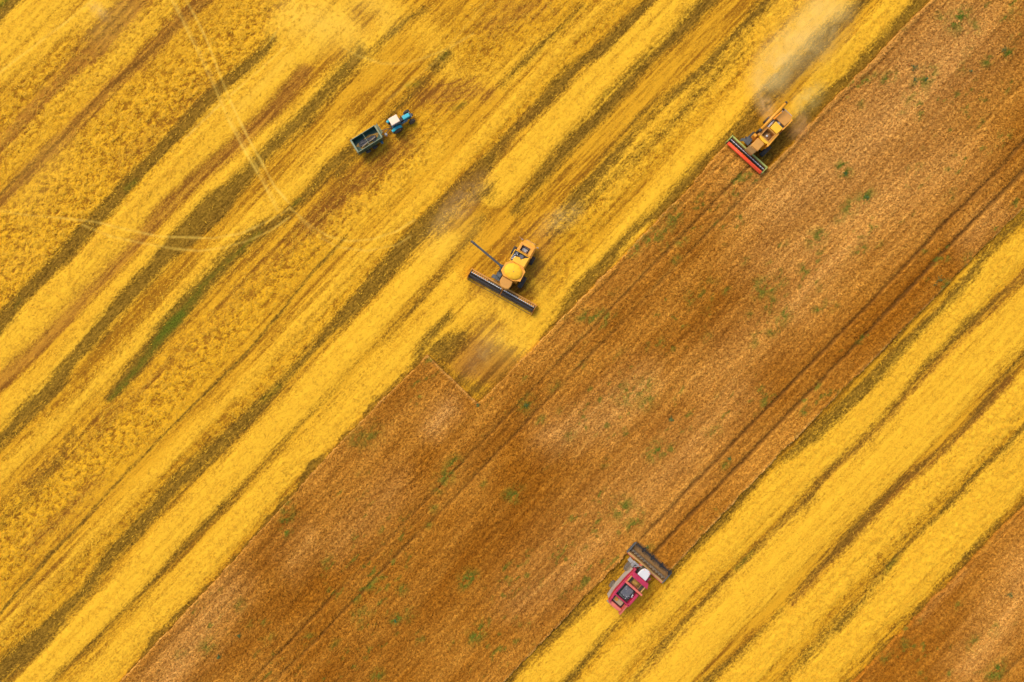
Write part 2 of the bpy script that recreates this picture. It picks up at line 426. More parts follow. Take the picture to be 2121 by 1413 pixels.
# pale dry straw spread thin
for p, s, r, k in [([(1010,680,14),(1050,720,20),(1080,730,12)],22,12,.45), ([(1080,520,20),(1120,560,16)],24,12,.25), ([(600,20,20),(660,50,34),(720,60,20)],30,12,.75), ([(1700,-20,30),(1640,60,26),(1600,140,12)],26,10,.35), ([(740,-30,40),(800,40,10)],24,10,.5),
                   ([(60,520,10),(20,560,10)],20,10,.2), ([(960,470,24),(900,520,14)],20,10,.35), ([(1010,590,14),(1060,660,20)],20,10,.2), ([(480,240,8),(600,120,10)],8,6,.3), ([(120,330,20),(60,420,20)],30,16,.3), ([(210,60,20),(250,20,20)],24,12,.4)]:
    over(track, stroke(p, s, r), k)
# curved brown wheel marks by the tractor's turn
for p in ([(895,190),(930,188),(960,178),(985,160)], [(890,202),(930,201),(965,190),(995,170)], [(900,213),(940,208),(975,196)], [(905,178),(935,174),(955,165)]):
    over(brown, stroke([(a, b, 2.2) for a, b in p], 2, 1.5, warp=False), .9)
for p in ([(1004,600),(995,640),(985,680)], [(1045,560),(1040,640),(1030,690),(1005,740)], [(1012,604),(1002,645),(992,690)]):
    over(brown, stroke([(a, b, .8) for a, b in p], 1.6, .8, warp=False), .55)

# ---- tone of the standing crop
cd, cl, weedy = zero(), zero(), zero()
for p, s, k in [([(1050,1150,60),(850,1300,70),(700,1420,60)],80,.4), ([(700,1080,40),(560,1230,40)],60,.3), ([(1300,760,20),(1120,960,20)],40,.35), ([(2110,95,26),(2030,150,24),(1960,190,20)],34,.8), ([(1990,260,12),(1900,330,14),(1840,380,10)],28,.5), ([(1680,560,16),(1600,640,20),(1500,710,16)],34,.75),
               ([(1350,850,14),(1200,1000,10)],30,.4), ([(1090,1040,20),(1010,1130,26),(960,1170,16)],38,.7), ([(930,1240,20),(860,1290,28),(800,1350,20)],38,.75), ([(620,1090,20),(560,1170,24),(500,1200,14)],40,.55),
               ([(1330,1150,4),(1500,960,8),(1700,760,8),(1960,500,6)],22,.55), ([(1000,930,6),(1180,740,8),(1320,590,8)],28,.5), ([(1010,1370,10),(950,1400,14)],30,.5), ([(700,1000,10),(760,900,14),(830,840,10)],30,.4),
               ([(1900,1310,14),(1960,1240,14)],30,.6), ([(2010,1180,14),(2100,1090,10)],28,.5), ([(1450,420,6),(1330,560,6)],16,.4), ([(1250,700,12),(1350,600,12)],26,.4), ([(640,1240,8),(520,1380,10)],22,.4)]:
    over(cd, stroke(p, s, 20), k)
for p, s, k in [([(1620,420,40),(1750,330,60),(1850,220,70),(1980,60,60)],70,.75), ([(1600,540,30),(1800,420,50),(1950,330,40)],60,.6), ([(1450,800,30),(1650,620,30)],50,.35), ([(1100,1200,20),(1250,1050,30),(1400,900,30)],50,.35), ([(1960,210,14),(1880,300,20),(1740,330,20)],50,.6), ([(1780,480,14),(1700,560,16),(1640,640,14)],40,.65), ([(1950,270,20),(1880,380,24),(1800,460,10)],40,.5), ([(2060,440,10),(2000,500,8)],26,.5),
               ([(1330,790,14),(1240,870,22),(1150,900,12)],38,.75), ([(930,850,10),(905,880,10)],22,.8), ([(1560,400,20),(1640,340,16)],40,.5), ([(1520,800,20),(1400,960,26),(1290,1060,14)],44,.5),
               ([(1260,1100,10),(1180,1180,20),(1080,1240,16)],40,.5), ([(480,1220,10),(400,1330,20),(350,1400,16)],34,.65), ([(640,1120,10),(610,1160,6)],28,.4), ([(820,1010,14),(700,1130,14)],34,.35), ([(2121,1180,14),(2060,1300,16),(2000,1380,12)],34,.6),
               ([(1750,120,20),(1700,250,20)],40,.4), ([(1800,60,30),(1900,80,30)],50,.35), ([(1980,1180,8),(1900,1260,8)],14,.3)]:
    over(cl, stroke(p, s, 22), k)
tram = zero()
for v0, w, k, a, b in [(1729, 3.0, 1, 110, 3000), (1768.5, 3.2, 1, 90, 3000), (1355, 2.2, .75, -3000, 850), (1391, 2.6, .8, -3000, 860), (1372, 2.0, .3, -800, 500), (1310, 1.6, .5, 270, 850), (1398, 2.4, .6, 840, 3000), (2464, 2.6, .8, -3000, 3000), (2256, 1.6, .4, -3000, 3000), (1560, 1.5, .2, -3000, 3000), (1640, 1.6, .25, -3000, 3000), (1480, 1.6, .2, -3000, 3000), (1180, 1.6, .35, -3000, -300), (1205, 1.4, .25, -3000, -200)]:
    vv = V + (fbm(U / 90, V * 0 + v0, 55, 3) - 0.5) * 5 + (n_clump - .5) * 5 + (n_str - .5) * 6
    over(tram, (sstep(w + 4, w - 2.5, np.abs(vv - v0)) * ((.80 if v0 in (1729, 1768.5) else .45) + (.20 if v0 in (1729, 1768.5) else .55) * sstep(.35, .6, n_str)) * sstep(a, a + 15, U) * sstep(b, b - 15, U)).astype(np.float32), k)
over(cl, (sstep(5, 1, np.abs(V - e_up)) * ((U < 88) | ((U > 88) & (U < 840)))).astype(np.float32), .3)
over(cl, (sstep(6, 1, np.abs(U - 86)) * (V > 1150) * (V < 1296)).astype(np.float32), .3)
over(cl, (sstep(5, 1, np.abs(V - e_lo))).astype(np.float32), .5)
WEEDS = [(1350,490,12,.5),(1392,450,14,.5),(1310,517,8,.6),(1908,170,16,.5),(1835,165,10,.5),(1800,165,8,.4),(1980,45,16,.6),(2010,58,12,.4),(1945,40,8,.4),(2085,110,8,.6),(1740,345,7,.6),(1750,362,7,.7),(1790,412,12,.6),(1755,430,12,.5),(1735,455,8,.4),(1685,495,13,.5),(1580,600,14,.5),(1565,585,8,.4),(1620,660,12,.4),(1600,685,8,.5),
 (1780,520,10,.5),(1815,510,6,.4),(1300,815,16,.4),(1330,800,14,.4),(1338,832,12,.4),(1355,930,12,.6),(1382,932,8,.5),(1290,1050,14,.5),(1310,1080,12,.5),(1322,1062,8,.4),(965,1195,12,.6),(770,900,14,.35),(742,905,12,.4),(592,1080,10,.5),(600,1055,10,.4),(610,1068,8,.3),(432,1335,12,.5),(640,1320,8,.4),(835,1220,7,.5),(822,1278,7,.6),(990,1312,12,.5),(1004,1295,10,.5),(1070,1025,12,.6),(1055,1022,8,.5),
 (1090,838,12,.4),(1080,780,6,.5),(1150,800,8,.3),(1345,1130,6,.3),(1430,610,8,.4),(785,1395,8,.5),(2000,535,8,.3),(1320,510,8,.4),(1950,590,8,.4),(1690,640,6,.4),(1720,640,6,.4),(1480,890,8,.3),(1665,850,8,.35),(1500,960,6,.4),(1430,620,8,.3),(1210,655,9,.5),(1240,650,8,.4),(1270,600,6,.3),(940,960,10,.5),(925,985,12,.5),(915,1005,9,.4),(850,1140,6,.3),(770,1210,10,.5),(740,1235,8,.5),(755,1270,12,.4),(850,1270,9,.3),
 (2050,1300,8,.5),(2055,1385,14,.6),(2010,1330,10,.4),(1980,1250,5,.5),(2030,1120,7,.5),(1830,1360,6,.4),(1960,1390,5,.4),(1870,1330,6,.4),(1470,640,8,.3),(1400,540,6,.4),(1880,205,12,.3),(1920,155,10,.4),(1500,150,1,0),(1375,510,6,.3),(1860,60,8,.3),(2090,30,8,.3),(1990,145,8,.3),(700,1330,8,.3),(500,1250,8,.3),(680,1160,9,.3),(560,1320,7,.3)]
WEEDS += [(1500,600,5,.4),(1460,700,6,.35),(1545,655,5,.4),(1410,500,8,.5),(1375,480,9,.5),(1250,960,6,.3),(1180,900,7,.35),(1120,870,7,.5),(1160,850,5,.3),(1000,1000,6,.4),(900,1050,6,.4),(890,1085,5,.4),(1060,1200,6,.3),(940,1330,8,.35),(1100,1290,5,.3),(600,1100,6,.5),(520,1290,5,.3),(380,1350,8,.3),(2040,130,8,.5),(2000,110,6,.4),(1780,220,5,.3),(1860,240,6,.3),(1700,150,5,.25),(1960,400,6,.3),(1900,350,5,.4),(1655,560,6,.4),(1590,630,9,.5),(1540,540,5,.3),(1615,590,7,.4),(1700,600,5,.3)]
for x, y, r, k in WEEDS:
    over(weedy, stroke([(x - r * .5, y + r * .5, r * .7), (x + r * .5, y - r * .5, r * .7)], r * .7, r * .6), k)
weedy = weedy * 2.4 * sstep(0.44, 0.56, n_clump + (n_grit - .5) * .4) + 0.7 * sstep(0.64, 0.74, fbm(U / 16, V / 9, 91, 4)) * sstep(0.5, 0.66, fbm(U / 120, V / 70, 92, 3))

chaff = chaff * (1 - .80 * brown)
# ---- heights of the ground sheet: mounded swaths, clumps, pressed tracks, drill rows
stub = (~CROP).astype(np.float32)
Zg = 0.05 * np.minimum(chaff, 1) + 0.16 * np.maximum(chaff, 0) * (1 - dark) * 0.6
Zg = Zg + mott * 0.26 * (n_clump - 0.45) + 0.10 * (n_fine - 0.5) * (0.4 + 0.6 * mott + 0.2 * chaff) + 0.06 * (n_row2 - 0.5)
Zg = Zg - 0.05 * track
far = (np.abs(XX) > 89) | (np.abs(YY) > 63)
Zg = np.where(CROP, 0.0, Zg)
Zg = np.where(far, 0.0, Zg)

def pack_attr(mesh, name, a, b, c, d=None):
    n = a.size
    arr = np.ones((n, 4), np.float32)
    arr[:, 0] = a.ravel(); arr[:, 1] = b.ravel(); arr[:, 2] = c.ravel()
    if d is not None: arr[:, 3] = d.ravel()
    at = mesh.attributes.new(name, 'FLOAT_COLOR', 'POINT')
    at.data.foreach_set('color', arr.ravel())

def raw_mesh(name, verts, faces, k):
    me = bpy.data.meshes.new(name)
    nf = len(faces)
    me.vertices.add(len(verts)); me.vertices.foreach_set('co', np.asarray(verts, np.float32).ravel())
    me.loops.add(nf * k); me.loops.foreach_set('vertex_index', np.asarray(faces, np.int32).ravel())
    me.polygons.add(nf)
    me.polygons.foreach_set('loop_start', np.arange(0, nf * k, k, dtype=np.int32))
    me.update(calc_edges=True)
    return me

IDX = np.arange(NX * NY).reshape(NY, NX)
cells = np.stack([IDX[:-1, :-1], IDX[:-1, 1:], IDX[1:, 1:], IDX[1:, :-1]], -1)
me = raw_mesh('ground', np.stack([XX, YY, Zg], -1).reshape(-1, 3), cells.reshape(-1, 4), 4)
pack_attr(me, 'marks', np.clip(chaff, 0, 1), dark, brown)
pack_attr(me, 'marks2', green, mott, track, n_long)
pack_attr(me, 'grain', n_row, n_big, n_clump, n_grit)
ground = bpy.data.objects.new('ground', me)
COL.objects.link(ground)
ground['kind'] = 'structure'
ground['label'] = 'stubble field striped with yellow straw and chaff swaths'

# ---- stubble material
def stubble_material():
    t = NT('stubble')
    P = t.n("ShaderNodeNewGeometry").outputs['Position']
    rows = t.mapping(t.mapping(P, rot=(0, 0, R(-46))), scale=(0.22, 1.6, 1))
    fr = t.noise(rows, 2.2, 6, 0.7)
    rows2 = t.mapping(t.mapping(P, rot=(0, 0, R(-46))), scale=(0.5, 1.15, 1))
    fi = t.noise(P, 4.5, 6, 0.75)
    fm = t.noise(rows2, 1.5, 6, 0.72, 0.4)
    a1 = t.attr('marks'); ch, dk, br = t.rgb(a1.outputs['Color'])
    a2 = t.attr('marks2'); gr, mo, tr = t.rgb(a2.outputs['Color']); lg = t.math('SUBTRACT', a2.outputs['Alpha'], .5)
    a3 = t.attr('grain'); nr, nb, nc = t.rgb(a3.outputs['Color']); gt = a3.outputs['Alpha']
    grit = t.math('SUBTRACT', t.math('ADD', t.math('MULTIPLY', gt, .55), t.math('MULTIPLY', t.noise(P, 5.5, 2, .6), .45)), .5)
    # uneven stubble: straw yellow on brown earth, row by row
    s = t.math('ADD', t.math('MULTIPLY', fr, 0.45), t.math('MULTIPLY', fi, 0.55))
    s = t.math('ADD', s, t.math('MULTIPLY', t.math('SUBTRACT', nr, 0.5), 0.5))
    s = t.math('ADD', s, t.math('MULTIPLY', t.math('SUBTRACT', nb, 0.5), 0.35))
    s = t.math('ADD', s, t.math('ADD', t.math('MULTIPLY', grit, .45), t.math('MULTIPLY', lg, .55)))
    c = t.mix(t.ramp(s, 0.28, 0.66), STUB_LO, STUB_HI)
    # clumps
    cm = t.math('ADD', t.math('MULTIPLY', nc, 0.55), t.math('MULTIPLY', fm, 0.45))
    cm = t.math('ADD', cm, t.math('MULTIPLY', t.math('SUBTRACT', fi, 0.5), 0.5))
    cm = t.math('ADD', cm, t.math('MULTIPLY', grit, .40))
    clump = t.mix(t.ramp(cm, 0.34, 0.58), MOT_LO, MOT_HI)
    c = t.mix(t.math('MULTIPLY', mo, 0.85), c, clump)
    # reddish
    bcol = t.mix(t.ramp(s, 0.3, 0.68), BR_LO, BR_HI)
    c = t.mix(t.ramp(t.math('ADD', br, t.math('MULTIPLY', t.math('SUBTRACT', s, 0.5), -0.8)), 0.08, 0.75), c, bcol)
    # chaff, its mask also holding the painted upper-left glow
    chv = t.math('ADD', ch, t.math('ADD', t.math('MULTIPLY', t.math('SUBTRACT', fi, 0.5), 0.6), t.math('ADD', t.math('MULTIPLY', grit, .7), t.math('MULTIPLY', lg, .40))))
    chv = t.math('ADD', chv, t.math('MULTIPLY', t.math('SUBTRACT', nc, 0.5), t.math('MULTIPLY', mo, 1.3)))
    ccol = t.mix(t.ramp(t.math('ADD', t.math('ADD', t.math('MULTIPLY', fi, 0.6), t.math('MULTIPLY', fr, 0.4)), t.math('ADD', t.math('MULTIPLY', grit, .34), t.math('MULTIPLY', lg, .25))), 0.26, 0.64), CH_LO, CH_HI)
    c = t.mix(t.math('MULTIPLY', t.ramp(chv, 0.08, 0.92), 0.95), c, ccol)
    # bare olive
    dv = t.math('ADD', dk, t.math('MULTIPLY', t.math('SUBTRACT', s, 0.5), -0.9))
    dv = t.math('ADD', dv, t.math('MULTIPLY', grit, -.5))
    dcol = t.mix(t.ramp(t.math('ADD', t.math('ADD', t.math('MULTIPLY', fr, 0.5), t.math('MULTIPLY', fi, 0.5)), t.math('MULTIPLY', grit, .6)), 0.34, 0.66), DK_LO, DK_HI)
    dcol = t.mix(t.math('MULTIPLY', br, 0.5), dcol, BR_LO)
    c = t.mix(t.math('MULTIPLY', t.ramp(dv, 0.08, 0.85), 0.93), c, dcol)
    gcol = t.mix(t.ramp(fi, 0.35, 0.65), (0.022, 0.050, 0.002), (0.13, 0.15, 0.010))
    c = t.mix(t.math('MULTIPLY', t.ramp(t.math('ADD', gr, t.math('MULTIPLY', t.math('SUBTRACT', fi, 0.5), 1.0)), 0.2, 1.0), 0.9), c, gcol)
    c = t.mix(t.math('MULTIPLY', tr, 0.55), c, (0.84, 0.53, 0.08))
    # dark specks: gaps down to the soil
    sp = t.noise(t.mapping(t.mapping(P, rot=(0, 0, R(-46))), scale=(1.0, 1.5, 1)), 4.0, 3, 0.8)
    spk = t.math('MULTIPLY', t.ramp(sp, 0.66, 0.58, 0.0, 1.0), 1.0)
    f = t.math('SUBTRACT', 1.0, t.ramp(sp, 0.56, 0.70, 0.0, 1.0))
    amt = t.math('MULTIPLY', t.math('SUBTRACT', 1.0, f), t.math('SUBTRACT', 0.75, t.math('MULTIPLY', ch, 0.5)))
    amt = t.math('MULTIPLY', amt, .7)
    c = t.mix(amt, c, (0.20, 0.085, 0.010))
    b = t.n("ShaderNodeBsdfPrincipled")
    t.set(b.inputs['Base Color'], c)
    b.inputs['Roughness'].default_value = 0.9
    b.inputs['Specular IOR Level'].default_value = 0.06
    bp = t.n("ShaderNodeBump")
    bp.inputs['Strength'].default_value = 0.75
    bp.inputs['Distance'].default_value = 0.10
    t.set(bp.inputs['Height'], t.math('ADD', fi, t.math('MULTIPLY', fm, t.math('ADD', mo, 0.3))))
    t.t.links.new(bp.outputs[0], b.inputs['Normal'])
    t.t.links.new(b.outputs[0], t.out.inputs[0])
    return t.m
STUB_LO, STUB_HI = (0.26, 0.100, 0.006), (0.62, 0.300, 0.014)
MOT_LO, MOT_HI = (0.24, 0.090, 0.005), (0.76, 0.385, 0.014)
BR_LO, BR_HI = (0.19, 0.068, 0.008), (0.44, 0.19, 0.018)
CH_LO, CH_HI = (0.57, 0.272, 0.014), (0.80, 0.435, 0.026)
DK_LO, DK_HI = (0.075, 0.038, 0.003), (0.27, 0.140, 0.014)
ground.data.materials.append(stubble_material())

# ---- crop material (canopy sheet and its ears share it)
def crop_material():
    t = NT('ripe_crop')
    P = t.n("ShaderNodeNewGeometry").outputs['Position']
    rot = t.mapping(P, rot=(0, 0, R(-46)))
    fi = t.noise(P, 7.0, 4, 0.75)
    fr = t.noise(t.mapping(rot, scale=(0.12, 1.3, 1)), 2.6, 5, 0.7)
    a2 = t.attr('crop2'); tm, rnd, ear = t.rgb(a2.outputs['Color']); gt = a2.outputs['Alpha']
    fb = t.noise(t.mapping(rot, scale=(0.3, 1.0, 1)), 0.10, 6, 0.65)
    a = t.attr('crop'); d, l, w = t.rgb(a.outputs['Color']); lg = t.math('SUBTRACT', a.outputs['Alpha'], .5)
    f2 = t.noise(t.mapping(rot, scale=(.45, 1.3, 1)), 6.0, 2, .6)
    s = t.math('ADD', t.math('MULTIPLY', fi, 0.30), t.math('ADD', t.math('MULTIPLY', fr, 0.28), t.math('ADD', t.math('MULTIPLY', f2, .26), t.math('MULTIPLY', gt, .16))))
    mid = t.mix(t.ramp(fb, 0.34, 0.66), (0.385, 0.142, 0.010), (0.60, 0.272, 0.036))
    mid = t.mix(t.math('MULTIPLY', d, 1.0, clamp=True), mid, (0.31, 0.100, 0.004))
    mid = t.mix(l, mid, (0.78, 0.42, 0.115))
    mid = t.mix(t.ramp(lg, -.28, .28), t.mix(1.0, mid, (.86, .82, .76), 'MULTIPLY'), t.mix(1.0, mid, (1.12, 1.14, 1.18), 'MULTIPLY'))
    lo = t.mix(1.0, mid, (0.40, 0.33, 0.28), 'MULTIPLY')
    hi = t.mix(1.0, mid, (1.22, 1.24, 1.20), 'MULTIPLY')
    c = t.mix(t.ramp(s, 0.37, 0.60), lo, hi)
    c = t.mix(t.math('MULTIPLY', ear, 1.0), c, t.mix(rnd, t.mix(1.0, mid, (0.60, 0.52, 0.44), 'MULTIPLY'), hi))
    c = t.mix(t.math('MULTIPLY', tm, 0.80), c, (0.10, 0.04, 0.008))
    wc = t.mix(fi, (0.035, 0.070, 0.006), (0.19, 0.22, 0.022))
    c = t.mix(t.math('MULTIPLY', w, 0.95), c, wc)
    b = t.n("ShaderNodeBsdfPrincipled")
    t.set(b.inputs['Base Color'], c)
    b.inputs['Roughness'].default_value = 0.85
    b.inputs['Specular IOR Level'].default_value = 0.06
    bp = t.n("ShaderNodeBump")
    bp.inputs['Strength'].default_value = 0.6
    bp.inputs['Distance'].default_value = 0.10
    t.set(bp.inputs['Height'], fi)
    t.t.links.new(bp.outputs[0], b.inputs['Normal'])
    t.t.links.new(b.outputs[0], t.out.inputs[0])
    return t.m
CROPM = crop_material()

def sample(arr, x, y):
    i = np.clip(np.searchsorted(GX, x), 0, NX - 1); j = np.clip(np.searchsorted(GY, y), 0, NY - 1)
    return arr[j, i]

def build_crop(name, mask, label):
    c = mask[:-1, :-1] & mask[:-1, 1:] & mask[1:, 1:] & mask[1:, :-1]
    top = 0.52 + 0.16 * (n_clump - 0.5) + 0.22 * (n_grit - 0.5) + 0.12 * (n_row2 - 0.5) - 0.30 * tram
    vt = np.stack([XX, YY, top], -1).reshape(-1, 3)
    f = [cells[c]]
    # side walls where the cut edge stands
    base = []
    nb = 0
    walls_v = []; walls_src = []
    def wall(sel, a, b):
        nonlocal nb
        q = cells[sel]
        if not len(q): return None
        ia, ib = q[:, a], q[:, b]
        return np.stack([ia, ib], -1)
    W = []
    up = np.zeros_like(c); up[:-1] = c[:-1] & ~c[1:]; W.append(wall(up, 2, 3))
    dn = np.zeros_like(c); dn[1:] = c[1:] & ~c[:-1]; W.append(wall(dn, 0, 1))
    rt = np.zeros_like(c); rt[:, :-1] = c[:, :-1] & ~c[:, 1:]; W.append(wall(rt, 1, 2))
    lf = np.zeros_like(c); lf[:, 1:] = c[:, 1:] & ~c[:, :-1]; W.append(wall(lf, 3, 0))
    W = np.concatenate([w for w in W if w is not None])
    used = np.unique(np.concatenate([f[0].ravel(), W.ravel()]))
    remap = -np.ones(NX * NY, np.int64); remap[used] = np.arange(len(used))
    V0 = vt[used]
    lowid = np.unique(W); lowmap = -np.ones(NX * NY, np.int64); lowmap[lowid] = np.arange(len(lowid)) + len(used)
    V1 = vt[lowid].copy(); V1[:, 2] = -0.02
    F = np.concatenate([remap[f[0]], np.stack([remap[W[:, 1]], remap[W[:, 0]], lowmap[W[:, 0]], lowmap[W[:, 1]]], -1)])
    src = np.concatenate([used, lowid])
    def g(a): return a.ravel()[src]
    A = [g(cd), g(cl), g(weedy), g(tram), np.full(len(src), .5, np.float32), np.zeros(len(src), np.float32), g(n_grit), g(n_long)]
    nbase = len(src)
    # ears and stems: leaning blades over the canopy, as triangles kept as thin quads
    sp = 0.27
    gx, gy = np.meshgrid(np.arange(-82, 82, sp), np.arange(-57, 57, sp))
    gx = (gx + RNG.uniform(-.5, .5, gx.shape) * sp).ravel(); gy = (gy + RNG.uniform(-.5, .5, gy.shape) * sp).ravel()
    ok = sample(mask, gx, gy) & sample(mask, gx + .3, gy) & sample(mask, gx, gy + .3)
    ok &= RNG.random(gx.size) > sample(tram, gx, gy) * 0.85
    gx, gy = gx[ok], gy[ok]
    nb_ = 4
    n = len(gx) * nb_
    bx = np.repeat(gx, nb_) + RNG.normal(0, .06, n); by = np.repeat(gy, nb_) + RNG.normal(0, .06, n)
    ang = R(46) + RNG.normal(0, .65, n) + np.where(RNG.random(n) > .5, math.pi, 0)
    ln = RNG.uniform(.12, .28, n); wd = RNG.uniform(.030, .060, n)
    zb = sample(top, bx, by) - .05; zt = zb + RNG.uniform(.10, .26, n)
    dx, dy = np.cos(ang), np.sin(ang)
    P0 = np.stack([bx, by, zb], -1)
    mx, my, mz = bx + dx * ln * .6, by + dy * ln * .6, zb + (zt - zb) * .9
    P1 = np.stack([mx - dy * wd, my + dx * wd, mz], -1); P3 = np.stack([mx + dy * wd, my - dx * wd, mz], -1)
    P2 = np.stack([bx + dx * ln, by + dy * ln, zt], -1)
    BV = np.stack([P0, P1, P2, P3], 1).reshape(-1, 3)
    BF = (np.arange(n * 4).reshape(-1, 4) + nbase)
    rr = np.repeat(np.clip(RNG.normal(.5, .2, n) + (sample(n_grit, bx, by) - .5) * 1.6, 0, 1), 4).astype(np.float32)
    def s4(a): return np.repeat(sample(a, bx, by), 4).astype(np.float32)
    B = [s4(cd), s4(cl), s4(weedy), s4(tram) * .6, rr, np.ones(n * 4, np.float32), s4(n_grit), s4(n_long)]
    me = raw_mesh(name, np.concatenate([V0, V1, BV]), np.concatenate([F, BF]), 4)
    AB = [np.concatenate([a, b]) for a, b in zip(A, B)]
    pack_attr(me, 'crop', AB[0], AB[1], AB[2], AB[7]); pack_attr(me, 'crop2', AB[3], AB[4], AB[5], AB[6])
    me.materials.append(CROPM)
    o = bpy.data.objects.new(name, me); COL.objects.link(o)
    o['kind'] = 'stuff'; o['label'] = label; o['category'] = 'crop'
    return o
build_crop('standing_crop', crop_main, 'broad strip of standing brown ripe crop between the harvested stripes')
build_crop('standing_crop', crop_right, 'standing brown crop in the bottom right corner of the field')

# ---- loose straw lying on the stubble
def build_straw():
    n = 300000
    x = RNG.uniform(-82, 82, n); y = RNG.uniform(-57, 57, n)
    prob = 0.05 + 0.9 * sample(mott, x, y) * sstep(.40, .56, sample(n_clump, x, y)) + 0.35 * sample(chaff, x, y) * sstep(.4, .6, sample(n_clump, x, y))
    prob = prob * (1 - 0.9 * sample(dark, x, y)) * (1 - sample(track, x, y))
    ok = (RNG.random(n) < prob) & ~sample(CROP, x, y)
    x, y = x[ok], y[ok]; n = len(x)
    ang = R(46) + RNG.normal(0, .9, n)
    ln = RNG.uniform(.10, .34, n); wd = RNG.uniform(.02, .06, n)
    z = sample(Zg, x, y) + RNG.uniform(.02, .10, n)
    tz = RNG.normal(0, .05, n)
    dx, dy = np.cos(ang), np.sin(ang)
    bend = RNG.normal(0, .06, n)
    P0 = np.stack([x - dx * ln, y - dy * ln, z - tz], -1)
    P2 = np.stack([x + dx * ln, y + dy * ln, z + tz], -1)
    P1 = np.stack([x - dy * (wd + bend), y + dx * (wd + bend), z + .03], -1)
    P3 = np.stack([x + dy * (wd - bend), y - dx * (wd - bend), z + .03], -1)
    me = raw_mesh('loose_straw', np.stack([P0, P1, P2, P3], 1).reshape(-1, 3), np.arange(n * 4).reshape(-1, 4), 4)
    rr = np.repeat(RNG.random(n).astype(np.float32), 4)
    pack_attr(me, 'rnd', rr, np.repeat(sample(chaff, x, y), 4), np.repeat(sample(brown, x, y), 4))
    t = NT('straw')
    r_, c_, b_ = t.rgb(t.attr('rnd').outputs['Color'])
    c = t.mix(r_, STRAW_LO, STRAW_HI)
    c = t.mix(t.math('MULTIPLY', b_, .7), c, BR_HI)
    b = t.n("ShaderNodeBsdfPrincipled")
    t.set(b.inputs['Base Color'], c); b.inputs['Roughness'].default_value = .8; b.inputs['Specular IOR Level'].default_value = .2
    t.t.links.new(b.outputs[0], t.out.inputs[0])
    me.materials.append(t.m)
    o = bpy.data.objects.new('loose_straw', me); COL.objects.link(o)
    o['kind'] = 'stuff'; o['label'] = 'loose yellow straw scattered in clumps over the stubble'; o['category'] = 'straw'
STRAW_LO, STRAW_HI = (0.50, 0.25, 0.010), (0.82, 0.46, 0.026)
build_straw()
